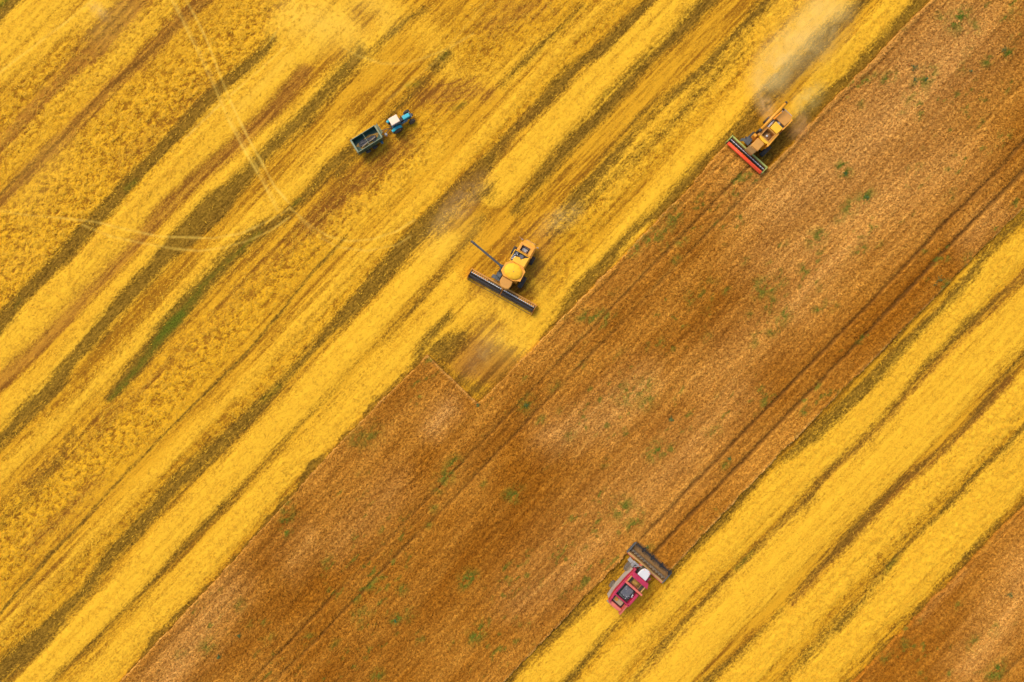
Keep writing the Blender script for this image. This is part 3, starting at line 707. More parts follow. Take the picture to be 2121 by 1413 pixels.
#VEHICLES
# ------------------------------------------------------------------ machines
class MB:
    """collects shaped pieces into ONE mesh"""
    def __init__(s):
        s.v = []; s.f = []
    def add(s, v, f):
        k = len(s.v); s.v += [tuple(p) for p in v]; s.f += [tuple(i + k for i in q) for q in f]
        return s
    def prism(s, poly, z0, z1, top=None, zt=None):
        """outline raised from z0 to z1; 'top' gives another outline above; z0/z1 may be per-corner lists"""
        n = len(poly)
        a = sum(poly[i][0] * poly[(i + 1) % n][1] - poly[(i + 1) % n][0] * poly[i][1] for i in range(n))
        top = top or poly
        Z0 = z0 if isinstance(z0, (list, tuple)) else [z0] * n
        Z1 = z1 if isinstance(z1, (list, tuple)) else [z1] * n
        v = [(p[0], p[1], z) for p, z in zip(poly, Z0)] + [(p[0], p[1], z) for p, z in zip(top, Z1)]
        f = [tuple(range(n))[::-1], tuple(range(n, 2 * n))] + [(i, (i + 1) % n, n + (i + 1) % n, n + i) for i in range(n)]
        if a < 0: f = [q[::-1] for q in f]
        return s.add(v, f)
    def box(s, x0, x1, y0, y1, z0, z1):
        return s.prism([(x0, y0), (x1, y0), (x1, y1), (x0, y1)], z0, z1)
    def bbox(s, x0, x1, y0, y1, z0, z1, b=0.05):
        """box with chamfered vertical corners and top"""
        b = min(b, (x1 - x0) * .45, (y1 - y0) * .45)
        def o(x0, x1, y0, y1, b): return [(x0 + b, y0), (x1 - b, y0), (x1, y0 + b), (x1, y1 - b), (x1 - b, y1), (x0 + b, y1), (x0, y1 - b), (x0, y0 + b)]
        lo = o(x0, x1, y0, y1, b); hi = o(x0 + b, x1 - b, y0 + b, y1 - b, b * .6)
        zb = z1 - min(b, (z1 - z0) * .5)
        n = 8
        v = [(p[0], p[1], z0) for p in lo] + [(p[0], p[1], zb) for p in lo] + [(p[0], p[1], z1) for p in hi]
        f = [tuple(range(n))[::-1], tuple(range(2 * n, 3 * n))]
        for k in (0, n): f += [(k + i, k + (i + 1) % n, k + n + (i + 1) % n, k + n + i) for i in range(n)]
        return s.add(v, f)
    def tube(s, p, q, r, r2=None, seg=12, cap=True):
        p = Vector(p); q = Vector(q); r2 = r if r2 is None else r2
        d = (q - p).normalized(); a = d.orthogonal().normalized(); b = d.cross(a)
        v = []
        for c, rr in ((p, r), (q, r2)):
            for i in range(seg):
                t = 2 * math.pi * i / seg
                v.append(c + a * math.cos(t) * rr + b * math.sin(t) * rr)
        f = [(i, (i + 1) % seg, seg + (i + 1) % seg, seg + i) for i in range(seg)]
        if cap: f += [tuple(range(seg))[::-1], tuple(range(seg, 2 * seg))]
        return s.add(v, f)
    def path(s, pts, r, seg=8):
        for a, b in zip(pts[:-1], pts[1:]): s.tube(a, b, r, seg=seg)
        return s
    def lathe(s, c, axis, prof, seg=28):
        """profile of (radius, offset along axis)"""
        c = Vector(c); ax = Vector(axis).normalized(); a = ax.orthogonal().normalized(); b = ax.cross(a)
        v = []; n = len(prof)
        for r, h in prof:
            for i in range(seg):
                t = 2 * math.pi * i / seg
                v.append(c + ax * h + (a * math.cos(t) + b * math.sin(t)) * r)
        f = []
        for k in range(n - 1):
            f += [(k * seg + i, k * seg + (i + 1) % seg, (k + 1) * seg + (i + 1) % seg, (k + 1) * seg + i) for i in range(seg)]
        f += [tuple(range(seg))[::-1], tuple(range((n - 1) * seg, n * seg))]
        return s.add(v, f)
    def frame(s, x0, x1, y0, y1, z0, z1, w):
        """four rails round an opening, butted"""
        s.box(x0, x1, y0, y0 + w, z0, z1); s.box(x0, x1, y1 - w, y1, z0, z1)
        s.box(x0, x0 + w, y0 + w, y1 - w, z0, z1); s.box(x1 - w, x1, y0 + w, y1 - w, z0, z1)
        return s
    def build(s, name, mat, parent=None, bevel=0.0, smooth=False, label=None):
        me = bpy.data.meshes.new(name); me.from_pydata(s.v, [], s.f)
        bm = bmesh.new(); bm.from_mesh(me); bmesh.ops.recalc_face_normals(bm, faces=bm.faces); bm.to_mesh(me); bm.free()
        me.materials.append(mat)
        if smooth:
            for p in me.polygons: p.use_smooth = len(p.vertices) == 4
        o = bpy.data.objects.new(name, me); COL.objects.link(o)
        if parent: o.parent = parent
        if bevel:
            m = o.modifiers.new('bevel', 'BEVEL'); m.width = bevel; m.segments = 2; m.limit_method = 'ANGLE'
        if label: o['label'] = label
        return o

def thing(name, label, cat, loc, deg, group=None):
    o = bpy.data.objects.new(name, None); COL.objects.link(o)
    o.location = loc; o.rotation_euler = (0, 0, R(deg)); o.empty_display_size = .5
    o['label'] = label; o['category'] = cat
    if group: o['group'] = group
    return o

M = {}
def mm(k, *a, **kw):
    M[k] = make_mat(k, *a, **kw)
mm('yellow_paint', (0.90, 0.45, 0.002), rough=.38, var=.12, dust=.06, dustcol=(.62, .28, .02), coat=.3)
mm('yellow_cloth', (0.92, 0.47, 0.002), rough=.75, var=.12, dust=.08, dustcol=(.75, .38, .04))
mm('orange_paint', (0.86, 0.335, 0.003), rough=.42, var=.22, dust=.10, dustcol=(.60, .28, .03), coat=.2)
mm('dusty_orange', (0.62, 0.25, 0.025), rough=.6, var=.2, dust=.2, dustcol=(.50, .27, .06))
mm('dusty_tan', (0.55, 0.30, 0.085), rough=.7, var=.15, dust=.25, dustcol=(.47, .27, .08))
mm('dark_steel', (0.045, 0.055, 0.065), rough=.5, metal=.3, var=.4, dust=.10)
mm('blue_grey_steel', (0.075, 0.10, 0.115), rough=.5, metal=.2, var=.3, dust=.08, dustcol=(.25, .17, .08))
mm('black_steel', (0.012, 0.014, 0.017), rough=.55, var=.3, dust=.05, dustcol=(.2, .12, .05))
mm('bright_steel', (0.72, 0.72, 0.70), rough=.35, metal=.3, var=.3, dust=.06)
mm('grey_paint', (0.33, 0.34, 0.35), rough=.5, var=.25, dust=.12)
mm('deck_grey', (0.085, 0.092, 0.115), rough=.55, var=.3, dust=.08, dustcol=(.3, .22, .14))
mm('tyre_rubber', (0.040, 0.038, 0.034), rough=.85, var=.4, dust=.12, dustcol=(.16, .11, .06), scale=3)
mm('tyre_rubber_dusty', (0.05, 0.048, 0.045), rough=.9, var=.4, dust=.35, dustcol=(.30, .21, .12), scale=3)
mm('glass_dark', (0.02, 0.03, 0.035), rough=.12, var=.3, dust=.10, coat=.6)
mm('white_paint', (0.62, 0.60, 0.57), rough=.4, var=.08, dust=.08, dustcol=(.45, .36, .25), coat=.2)
mm('skirt_grey', (0.42, 0.38, 0.33), rough=.6, var=.3, dust=.3)
mm('magenta_paint', (0.46, 0.006, 0.055), rough=.35, var=.25, dust=.05, dustcol=(.55, .18, .10), coat=.4)
mm('salmon_paint', (0.66, 0.10, 0.075), rough=.5, var=.2, dust=.16, dustcol=(.62, .25, .11), coat=.1)
mm('grain', (0.50, 0.27, 0.045), rough=.9, var=.35, dust=.1, scale=6)
mm('red_paint', (0.90, 0.070, 0.004), rough=.5, var=.10, dust=.03, dustcol=(.8, .16, .03), coat=.3)
mm('olive_paint', (0.36, 0.42, 0.075), rough=.5, var=.2, dust=.12, dustcol=(.47, .40, .12))
mm('brown_floor', (0.20, 0.10, 0.03), rough=.9, var=.4, dust=.3, dustcol=(.34, .18, .05), scale=4)
mm('cyan_paint', (0.002, 0.40, 0.46), rough=.3, var=.12, dust=.03, dustcol=(.15, .35, .40), coat=.4)
mm('blue_paint', (0.006, 0.14, 0.24), rough=.35, var=.25, dust=.05, coat=.3)
mm('cream_paint', (0.84, 0.62, 0.42), rough=.6, var=.06, dust=.08, dustcol=(.75, .50, .28))
mm('trailer_green', (0.022, 0.080, 0.045), rough=.6, var=.35, dust=.02, dustcol=(.12, .15, .08), scale=2.5)
mm('trailer_rim', (0.19, 0.25, 0.14), rough=.6, var=.35, dust=.12, dustcol=(.45, .38, .20))
mm('dull_green', (0.085, 0.14, 0.075), rough=.6, var=.3, dust=.2, dustcol=(.30, .27, .14))
mm('tarp', (0.032, 0.034, 0.045), rough=.55, var=.5, dust=.10, dustcol=(.22, .18, .14), scale=3)
mm('rim_grey', (0.36, 0.33, 0.26), rough=.6, var=.3, dust=.3)

def wheel(parent, x, y, r, w, out, tyre='tyre_rubber', rimm='orange_paint', steer=0.0, dual=False):
    """tyre with diagonal lugs as the part, rim as its sub-part; out = +1 left, -1 right"""
    m = MB()
    c = Vector((x, y, r)); ax = Vector((-math.sin(steer), math.cos(steer), 0))
    h = w / 2
    prof = [(r * .52, -h * .80), (r * .62, -h * .96), (r * .82, -h), (r * .93, -h * .86), (r * .955, -h * .5), (r * .96, 0), (r * .955, h * .5), (r * .93, h * .86), (r * .82, h), (r * .62, h * .96), (r * .52, h * .80)]
    m.lathe(c, ax, prof, 36)
    fwd = Vector((math.cos(steer), math.sin(steer), 0)); up = Vector((0, 0, 1))
    nl = 22
    for i in range(nl):
        for sd_ in (-1, 1):
            t0 = 2 * math.pi * (i + (0 if sd_ > 0 else .5)) / nl; t1 = t0 + .20
            def pt(t, rr, off): return c + (fwd * math.cos(t) + up * math.sin(t)) * rr + ax * off
            q = []
            for rr in (r * .94, r * 1.0):
                q += [pt(t0, rr, sd_ * .02), pt(t0 + .085, rr, sd_ * .02), pt(t1 + .085, rr * (.985), sd_ * h * .97), pt(t1, rr * .985, sd_ * h * .97)]
            m.add(q, [(0, 1, 2, 3), (7, 6, 5, 4), (0, 4, 5, 1), (1, 5, 6, 2), (2, 6, 7, 3), (3, 7, 4, 0)])
    o = m.build('wheel', M[tyre], parent)
    k = MB()
    k.lathe(c, ax * out, [(r * .54, -h * .7), (r * .55, h * .84), (r * .50, h * .86), (r * .46, h * .55), (r * .24, h * .45), (r * .22, h * .75), (r * .10, h * .78)], 24)
    for i in range(8):
        t = 2 * math.pi * i / 8
        p = c + (fwd * math.cos(t) + up * math.sin(t)) * r * .17 + ax * out * h * .76
        k.tube(p, p + ax * out * .04, r * .025, seg=6)
    k.build('rim', M[rimm], o)
    return o

def grain_bed(name, x0, x1, y0, y1, z, hgt, parent, mat, seed=3):
    m = MB(); n = 14; rr = random.Random(seed)
    v = []
    for i in range(n + 1):
        for j in range(n + 1):
            a, b = i / n, j / n
            e = math.sin(a * math.pi) * math.sin(b * math.pi)
            v.append((x0 + (x1 - x0) * a, y0 + (y1 - y0) * b, z + hgt * e ** .7 + rr.uniform(-.02, .02) * (e > .02)))
    f = [(i * (n + 1) + j, (i + 1) * (n + 1) + j, (i + 1) * (n + 1) + j + 1, i * (n + 1) + j + 1) for i in range(n) for j in range(n)]
    m.add(v, f)
    return m.build(name, M[mat], parent)

def auger_screw(m, x, y0, y1, z, r0, r1, pitch):
    """tube with a helical flight, reversed half way"""
    m.tube((x, y0, z), (x, y1, z), r0, seg=14)
    mid = (y0 + y1) / 2
    for a, b, sgn in ((y0 + .1, mid - .35, 1), (y1 - .1, mid + .35, -1)):
        n = int(abs(b - a) / pitch * 14); v = []; f = []
        for i in range(n + 1):
            t = i / 14 * 2 * math.pi * sgn; y = a + (b - a) * i / n
            v += [(x + math.cos(t) * r0, y, z + math.sin(t) * r0), (x + math.cos(t) * r1, y, z + math.sin(t) * r1), (x + math.cos(t) * r1, y + .03, z + math.sin(t) * r1), (x + math.cos(t) * r0, y + .03, z + math.sin(t) * r0)]
        for i in range(n):
            k = i * 4
            f += [(k, k + 1, k + 5, k + 4), (k + 1, k + 2, k + 6, k + 5), (k + 2, k + 3, k + 7, k + 6)]
        m.add(v, f)

def railing(m, pts, h, r=.025):
    for p in pts: m.tube(p, (p[0], p[1], p[2] + h), r, seg=6)
    for z in (h, h * .5):
        m.path([(p[0], p[1], p[2] + z) for p in pts], r, seg=6)

def ladder(m, x, y0, y1, z0, z1, w=.5):
    n = 6
    for s in (-w / 2, w / 2): m.tube((x + s, y0, z0), (x + s, y1, z1), .03, seg=6)
    for i in range(1, n + 1):
        a = i / (n + 1); y = y0 + (y1 - y0) * a; z = z0 + (z1 - z0) * a
        m.box(x - w / 2, x + w / 2, y - .08, y + .08, z - .015, z + .015)

def header(parent, xb, xf, y0, y1, frame, back, trough, reel_style, div):
    """cutting table: frame with trough, auger, cutter bar, reel, dividers"""
    c = (y0 + y1) / 2
    w = xf - xb
    m = MB()
    m.box(xb + .25, xf - (.5 if reel_style == 'bats' else .25), y0 + .06, y1 - .06, .22, .30)                # floor pan
    m.prism([(xb + .25, y0 + .06), (xb + .36, y0 + .06), (xb + .36, y1 - .06), (xb + .25, y1 - .06)], .30, 1.0)
    for s in (y0, y1 - .06): m.prism([(xb + .1, s), (xf - .5, s), (xf - .2, s + .0), (xf - .2, s + .06), (xb + .1, s + .06)], .2, [1.05, .95, .5, .5, 1.05])
    root = m.build('header', M[trough], parent, label=None)
    b = MB()
    b.bbox(xb, xb + .24, y0 + .02, y1 - .02, .85, 1.16, .06)
    b.bbox(xb + .02, xb + .20, y0 + .1, y1 - .1, .30, .52, .05)
    for i in range(9):
        yy = y0 + .2 + (y1 - y0 - .4) * i / 8
        b.box(xb + .04, xb + .16, yy - .05, yy + .05, .52, .85)
    b.build('back_beam', M[back], root, bevel=.02)
    a = MB(); auger_screw(a, xb + .36 + w * .17, y0 + .1, y1 - .1, .66, .12, .24, .55)
    a.build('feed_auger', M['rim_grey' if reel_style == 'discs' else 'dark_steel'], root)
    xk = xf
    xf = xf - (.26 if reel_style == 'bats' else 0)
    cb = MB(); cb.box(xf - .25, xf - .17, y0 + .05, y1 - .05, .20, .24)
    nf = int((y1 - y0) / .152)
    for i in range(nf):
        yy = y0 + .1 + i * .152
        cb.prism([(xf - .17, yy - .02), (xf - .04, yy), (xf - .17, yy + .02)], .20, .235)
    cb.build('cutter_bar', M['dark_steel'], root)
    xf = xk
    for s, o_ in ((y0, -1), (y1, 1)):
        d = MB()
        ya, yb = (s - .10, s + .02) if o_ < 0 else (s - .02, s + .10)
        d.prism([(xb - .05, ya), (xf - .35, ya), (xf + .05, (ya + yb) / 2 - .02), (xf + .05, (ya + yb) / 2 + .02), (xf - .35, yb), (xb - .05, yb)], .18, [1.12, .98, .34, .34, .98, 1.12])
        d.build('divider', M[div], root, bevel=.02)
    if reel_style == 'bats':          # wide reel in two halves
        xr, zr, rr = xb + w * .60, 1.12, .40
        halves = [(y0 + .12, c - .16), (c + .16, y1 - .12)]
        m1, m2, m3, m4 = 'black_steel', 'black_steel', 'dark_steel', 'bright_steel'
        for ya, yb in halves:
            r_ = MB(); r_.tube((xr, ya, zr), (xr, yb, zr), .17, seg=14)
            for yy in (ya, ya + (yb - ya) / 3, ya + (yb - ya) * 2 / 3, yb):
                for k in range(6):
                    t = k * math.pi / 3 + .25
                    r_.tube((xr, yy, zr), (xr + math.cos(t) * rr, yy, zr + math.sin(t) * rr), .028, seg=6)
            ro = r_.build('reel', M['black_steel'], root)
            for k in range(4):
                t = k * math.pi / 2 + .25
                X_, Z_ = xr + math.cos(t) * rr, zr + math.sin(t) * rr
                b_ = MB(); b_.tube((X_, ya, Z_), (X_, yb, Z_), .016, seg=8)
                for i in range(int((yb - ya) / .3)):
                    b_.tube((X_, ya + .08 + i * .3, Z_), (X_ - .06, ya + .08 + i * .3, Z_ - .2), .005, seg=4, cap=False)
                b_.build('bat', M['black_steel' if k % 3 else 'dark_steel'], ro)
        for ya, yb in halves:
            sc_ = MB()
            n = 16
            for i in range(n):
                yy = ya + .15 + (yb - ya - .3) * i / (n - 1)
                sc_.bbox(xb + .47, xb + .62, yy - .13, yy + .09, 1.23, 1.27, .02)
            sc_.tube((xb + .54, ya + .1, 1.22), (xb + .54, yb - .1, 1.22), .02, seg=6)
            sc_.build('finger_row', M['bright_steel'], root)
        for s_, d_ in ((y0, 1), (y1, -1)):
            of = MB()
            for i in range(8):
                yy = s_ + d_ * (.35 + .34 * i)
                of.prism([(xb + .30, yy - .08), (xb + .60, yy - .03), (xb + .60, yy + .03), (xb + .30, yy + .08)], 1.29, 1.33)
            of.tube((xb + .40, s_ + d_ * .2, 1.28), (xb + .40, s_ + d_ * 2.9, 1.28), .02, seg=6)
            of.build('flight_plate', M['orange_paint'], root)
        for yy in (y0 - .02, c, y1 + .02):
            ar = MB()
            ar.prism([(xb + .1, yy - .05), (xr + .1, yy - .05), (xf - .05, yy - .04), (xf - .05, yy + .04), (xr + .1, yy + .05), (xb + .1, yy + .05)], [1.17, 1.26, 1.0, 1.0, 1.26, 1.17], [1.26, 1.38, 1.12, 1.12, 1.38, 1.26])
            ar.build('reel_arm', M['dusty_orange'], root)
        fr = MB(); fr.tube((xf + .02, y0 + .05, .95), (xf + .02, y1 - .05, .95), .035, seg=8)
        fr.build('guard_rail', M['black_steel'], root)
    elif reel_style == 'red':
        xr, zr = xf - .02, 1.15
        r_ = MB(); r_.tube((xr, y0 + .12, zr), (xr, y1 - .12, zr), .20, seg=18)
        ro = r_.build('reel', M['red_paint'], root, smooth=True)
        for k in range(6):
            t = k * math.pi / 3 + .5
            X_, Z_ = xr + math.cos(t) * .21, zr + math.sin(t) * .21
            b_ = MB(); b_.box(X_ - .03, X_ + .03, y0 + .14, y1 - .14, Z_ - .02, Z_ + .02)
            for i in range(int((y1 - y0 - .4) / .18)):
                b_.tube((X_, y0 + .2 + i * .18, Z_), (X_ - .04, y0 + .2 + i * .18, Z_ - .16), .010, seg=4, cap=False)
            b_.build('bat', M['red_paint'], ro)
        for yy in (y0 + .12, c - 1.1, c + 1.1, y1 - .12):
            e = MB(); e.lathe((xr, yy, zr), (0, 1, 0), [(.24, -.012), (.24, .012)], 14); e.build('reel_disc', M['magenta_paint'], ro)
        for yy in (y0 - .03, y1 + .03):
            ar = MB(); ar.bbox(xb + .05, xb + .55, yy - .09, yy + .09, 1.1, 1.3, .06)
            ar.path([(xb + .15, yy, 1.2), (xr - .4, yy, 1.42), (xr, yy, 1.15)], .055, seg=8)
            ar.build('reel_arm', M['olive_paint'], root)
        st = MB()
        st.box(xb + .30, xb + .33, y0 + .2, y1 - .2, .98, 1.0)
        st.build('rubber_flap', M['black_steel'], root)
        gp = MB(); gp.tube((xb + .60, y0 + .15, .98), (xb + .60, y1 - .15, .98), .035, seg=8)
        for i in range(14):
            yy = y0 + .3 + i * (y1 - y0 - .6) / 13
            gp.box(xb + .54, xb + .66, yy - .14, yy + .10, .99, 1.01)
        gp.build('finger_row', M['bright_steel'], root)
    else:                              # open reel with four black discs
        xr, zr = xf - .12, 1.2
        r_ = MB(); r_.tube((xr, y0 + .1, zr), (xr, y1 - .1, zr), .11, seg=12)
        ro = r_.build('reel', M['black_steel'], root)
        for yy in (y0 + .22, y0 + (y1 - y0) * .28, y0 + (y1 - y0) * .53, y0 + (y1 - y0) * .78):
            e = MB(); e.lathe((xr, yy, zr), (0, 1, 0), [(.40, -.07), (.40, .07)], 6)
            e.lathe((xr, yy, zr), (0, 1, 0), [(.16, -.09), (.16, .09)], 10)
            e.build('reel_disc', M['black_steel'], ro)
        for k in range(6):
            t = k * math.pi / 3 + .9
            X_, Z_ = xr + math.cos(t) * .42, zr + math.sin(t) * .42
            b_ = MB(); b_.tube((X_, y0 + .14, Z_), (X_, y1 - .14, Z_), .018, seg=6)
            for i in range(int((y1 - y0 - .4) / .18)):
                b_.tube((X_, y0 + .2 + i * .18, Z_), (X_ - .05, y0 + .2 + i * .18, Z_ - .2), .009, seg=4, cap=False)
            b_.build('bat', M['dark_steel'], ro)
        for yy in (y0 - .03, y1 + .03):
            ar = MB(); ar.bbox(xb + .1, xr + .15, yy - .06, yy + .06, 1.02, 1.18, .03)
            ar.build('reel_arm', M['blue_grey_steel'], root)
        ln = MB()
        for dx, r in ((.62, .028), (.76, .028), (.92, .022)):
            ln.tube((xb + dx, y0 + .15, .98 - dx * .2), (xb + dx, y1 - .15, .98 - dx * .2), r, seg=6)
        for i in range(12):
            yy = y0 + .3 + i * (y1 - y0 - .6) / 11
            ln.box(xb + .60, xb + .80, yy - .05, yy + .13, .84, .87)
        ln.build('finger_row', M['dark_steel'], root)
    return root

# ---- combine with the yellow domed tank cover (middle of the field)
def big_combine():
    t = thing('combine_harvester', 'yellow combine harvester with domed tank cover and grey unloading auger swung out', 'combine', (0.28, 9.98, 0), -119.4, 'combine harvesters at work in the field')
    b = MB()
    b.prism([(1.3, -1.15), (1.3, 1.15), (-2.9, 1.15), (-4.3, 1.05), (-4.3, -1.05), (-2.9, -1.15)], .95, [2.9, 2.9, 2.6, 2.2, 2.2, 2.6])
    b.build('body', M['orange_paint'], t, bevel=.04)
    ch = MB(); ch.box(-3.3, 1.2, -.55, .55, .55, .95); ch.tube((.55, -1.5, .95), (.55, 1.5, .95), .16); ch.tube((-2.9, -1.4, .75), (-2.9, 1.4, .75), .12)
    ch.build('chassis', M['black_steel'], t)
    O = [(.83, -1.68), (-.49, -1.63), (-1.05, -.96), (-1.12, .90), (-.67, 1.50), (.90, 1.53), (1.37, .45), (1.30, -1.05)]
    I = [(x * .72 + .03, y * .72) for x, y in O]
    g = MB(); g.prism(I, 2.85, 3.78, top=O)
    tk = g.build('grain_tank', M['orange_paint'], t, bevel=.03)
    # cloth dome
    d = MB(); nr, ns = 9, 40; v = []; f = []
    for i in range(nr):
        a = i / (nr - 1) * math.pi / 2
        for j in range(ns):
            q = 2 * math.pi * j / ns
            rx, ry = 1.13, 1.36
            v.append((.12 + rx * math.cos(a) * math.cos(q), -.05 + ry * math.cos(a) * math.sin(q), 3.80 + .50 * math.sin(a) + .03 * math.cos(9 * q) * math.cos(a)))
    for i in range(nr - 1): f += [(i * ns + j, i * ns + (j + 1) % ns, (i + 1) * ns + (j + 1) % ns, (i + 1) * ns + j) for j in range(ns)]
    d.add(v, f); dm = d.build('tank_cover', M['yellow_cloth'], tk, smooth=True)
    k = MB(); k.lathe((.14, .0, 4.28), (0, 0, 1), [(.09, 0), (.09, .06), (.05, .10)], 12); k.build('vent_cap', M['dusty_tan'], tk)
    rb = MB()
    for i in range(9):
        yy = -1.0 + i * .25
        rb.prism([(-.98, yy), (-.72, yy + .02), (-.72, yy + .07), (-.98, yy + .09)], 3.80, 3.845)
    rb.build('hinge_row', M['orange_paint'], tk)
    h = MB(); h.prism([(-1.14, -.92), (-1.14, 1.0), (-2.75, 1.02), (-2.35, .45), (-1.9, .05), (-2.15, -.25), (-1.95, -.85), (-1.55, -1.0)], 2.9, 3.52)
    h.build('hood', M['yellow_paint'], t, bevel=.05)
    fr = MB(); fr.frame(-2.86, -1.10, -1.42, 1.12, 2.75, 3.30, .10); fr.build('deck_frame', M['yellow_paint'], t, bevel=.02)
    e = MB(); e.box(-2.78, -1.18, -1.3, 1.0, 2.70, 2.90); dk = e.build('engine_deck', M['black_steel'], t)
    e = MB(); e.bbox(-2.6, -2.0, -.45, .25, 2.9, 3.34, .08); e.tube((-2.2, -.55, 3.0), (-2.2, -.55, 3.72), .07); e.tube((-1.4, -1.22, 3.12), (-2.6, -1.15, 3.12), .05)
    e.bbox(-2.7, -2.45, -1.1, -.7, 2.9, 3.25, .05); e.build('engine', M['deck_grey'], dk)
    e = MB()
    for a, b_, c in ((-1.5, -1.1, .05), (-1.8, -1.0, .06), (-2.1, -1.12, .04), (-2.35, -.75, .05), (-1.95, -.9, .04)): e.bbox(a - c * 2, a + c * 2, b_ - c, b_ + c, 3.14, 3.32, .02)
    e.path([(-1.3, -1.2, 3.25), (-1.8, -1.25, 3.3), (-2.3, -.95, 3.28), (-2.6, -1.0, 3.2)], .03, seg=6)
    e.build('filter_pipe', M['bright_steel'], dk)
    rh = MB()
    Z0, Z1 = 2.2, 3.2
    rh.box(-4.35, -3.95, -1.0, 1.02, Z0, Z1); rh.box(-3.95, -2.92, .48, 1.02, Z0, Z1); rh.box(-3.95, -2.92, -1.0, -.78, Z0, Z1); rh.box(-3.06, -2.92, -.78, .48, Z0, Z1)
    rh.prism([(-4.35, -1.0), (-4.35, 1.02), (-4.72, .85), (-4.86, .4), (-4.86, -.4), (-4.72, -.85)], 1.7, [3.2, 3.2, 2.95, 2.9, 2.9, 2.95])
    ro = rh.build('rear_hood', M['orange_paint'], t, bevel=.03)
    e = MB(); e.box(-3.95, -3.06, -.78, .48, 2.25, 2.5); e.build('cooling_bay', M['black_steel'], ro)
    e = MB(); e.bbox(-3.7, -3.2, -.6, .3, 2.5, 2.8, .06); e.tube((-3.85, -.6, 2.75), (-3.85, .35, 2.75), .05); e.bbox(-3.5, -3.15, -.2, .2, 2.8, 2.95, .05); e.build('radiator', M['grey_paint'], ro)
    e = MB(); e.frame(-4.02, -2.99, -.85, .55, 3.2, 3.235, .07); e.build('bay_trim', M['dusty_orange'], ro)
    w = MB(); w.prism([(-2.92, 1.04), (-2.92, 1.2), (-4.65, 1.14), (-4.65, 1.04)], 1.5, 2.95); w.build('side_panel', M['orange_paint'], t, bevel=.02)
    w = MB(); w.prism([(-2.92, -1.02), (-2.92, -1.18), (-4.3, -1.16), (-4.3, -1.02)], 1.5, 2.95); w.build('side_panel', M['orange_paint'], t, bevel=.02)
    s = MB(); s.prism([(-4.88, -.62), (-4.88, .62), (-5.15, .8), (-5.15, -.8)], .9, [2.0, 2.0, 1.5, 1.5]); s.build('straw_chopper', M['dusty_tan'], t, bevel=.03)
    lt = MB(); lt.bbox(-4.75, -4.62, 1.10, 1.42, 2.4, 2.62, .03); lt.build('tail_lamp', M['grey_paint'], t)
    lt = MB(); lt.bbox(-4.75, -4.62, -1.38, -1.1, 2.4, 2.62, .03); lt.tube((-4.7, -1.2, 2.6), (-4.7, -1.75, 3.1), .02, seg=6); lt.build('tail_lamp', M['grey_paint'], t)
    # cab
    c = MB(); c.prism([(1.45, -.98), (2.45, -.92), (2.72, -.55), (2.72, .25), (2.45, .55), (1.45, .55)], 1.75, 3.38); cab = c.build('cab', M['glass_dark'], t)
    c = MB(); c.prism([(1.38, -1.14), (1.38, .62), (2.10, .72), (2.66, .62), (2.88, .20), (2.90, -.45), (2.70, -.85), (2.10, -1.12)], 3.38, 3.58,
                      top=[(1.42, -1.05), (1.42, .55), (2.05, .64), (2.55, .55), (2.75, .15), (2.77, -.42), (2.58, -.77), (2.05, -1.02)]); c.build('cab_roof', M['dusty_orange'], cab, bevel=.04)
    c = MB(); c.box(1.5, 2.6, -.9, .5, 1.55, 1.74); c.build('cab_floor', M['black_steel'], cab)
    c = MB(); c.prism([(1.2, -.55), (1.2, .4), (3.0, .4), (3.0, -.55)], [1.0, 1.0, .35, .35], [1.7, 1.7, 1.05, 1.05]); c.build('feeder_house', M['dusty_orange'], t, bevel=.03)
    p = MB(); p.box(.95, 2.2, -2.05, -1.2, 1.68, 1.74); railing(p, [(.98, -2.0, 1.74), (1.6, -2.02, 1.74), (2.16, -2.0, 1.74), (2.18, -1.3, 1.74)], .9); ladder(p, 1.9, -2.1, -2.6, 1.7, .5)
    p.bbox(1.1, 1.8, -1.75, -1.25, 1.74, 2.4, .08)
    p.path([(2.4, -1.0, 3.2), (2.5, -1.7, 3.3), (2.5, -1.75, 2.9)], .02, seg=6); p.bbox(2.46, 2.54, -1.9, -1.6, 2.5, 2.95, .02)
    p.build('access_platform', M['blue_grey_steel'], t)
    wheel(t, .62, 1.72, .92, .68, 1, rimm='orange_paint'); wheel(t, .62, -1.72, .92, .68, -1, rimm='orange_paint')
    wheel(t, -2.88, 1.44, .66, .50, 1, rimm='orange_paint'); wheel(t, -2.88, -1.62, .66, .50, -1, rimm='orange_paint')
    a = MB(); a.tube((.30, -1.55, 3.45), (.26, -2.1, 3.72), .22); a.tube((.26, -2.0, 3.70), (-.66, -7.15, 4.1), .155, seg=16)
    au = a.build('unloading_auger', M['blue_grey_steel'], t)
    a = MB(); a.tube((-.60, -6.85, 4.14), (-.68, -7.25, 3.95), .20, .17); a.tube((-.68, -7.22, 3.98), (-.71, -7.36, 3.45), .16, .19); a.build('spout', M['dark_steel'], au)
    a = MB()
    for q in (.25, .55, .8): a.lathe((.26 - .92 * q, -2.0 - 5.15 * q, 3.70 + .4 * q), (-.92, -5.15, .4), [(.185, -.03), (.185, .03)], 16)
    a.tube((.15, -2.1, 3.92), (-.55, -6.7, 4.26), .02, seg=6); a.build('clamp_band', M['dark_steel'], au)
    a = MB(); a.tube((.30, -1.85, 1.6), (.30, -1.85, 3.5), .2); a.bbox(.0, .65, -2.05, -1.6, 1.5, 2.2, .08); a.build('auger_elbow', M['blue_grey_steel'], au)
    header(t, 2.42, 4.12, -5.6, 5.2, 'orange_paint', 'dusty_orange', 'brown_floor', 'bats', 'orange_paint')
    return t
big_combine()

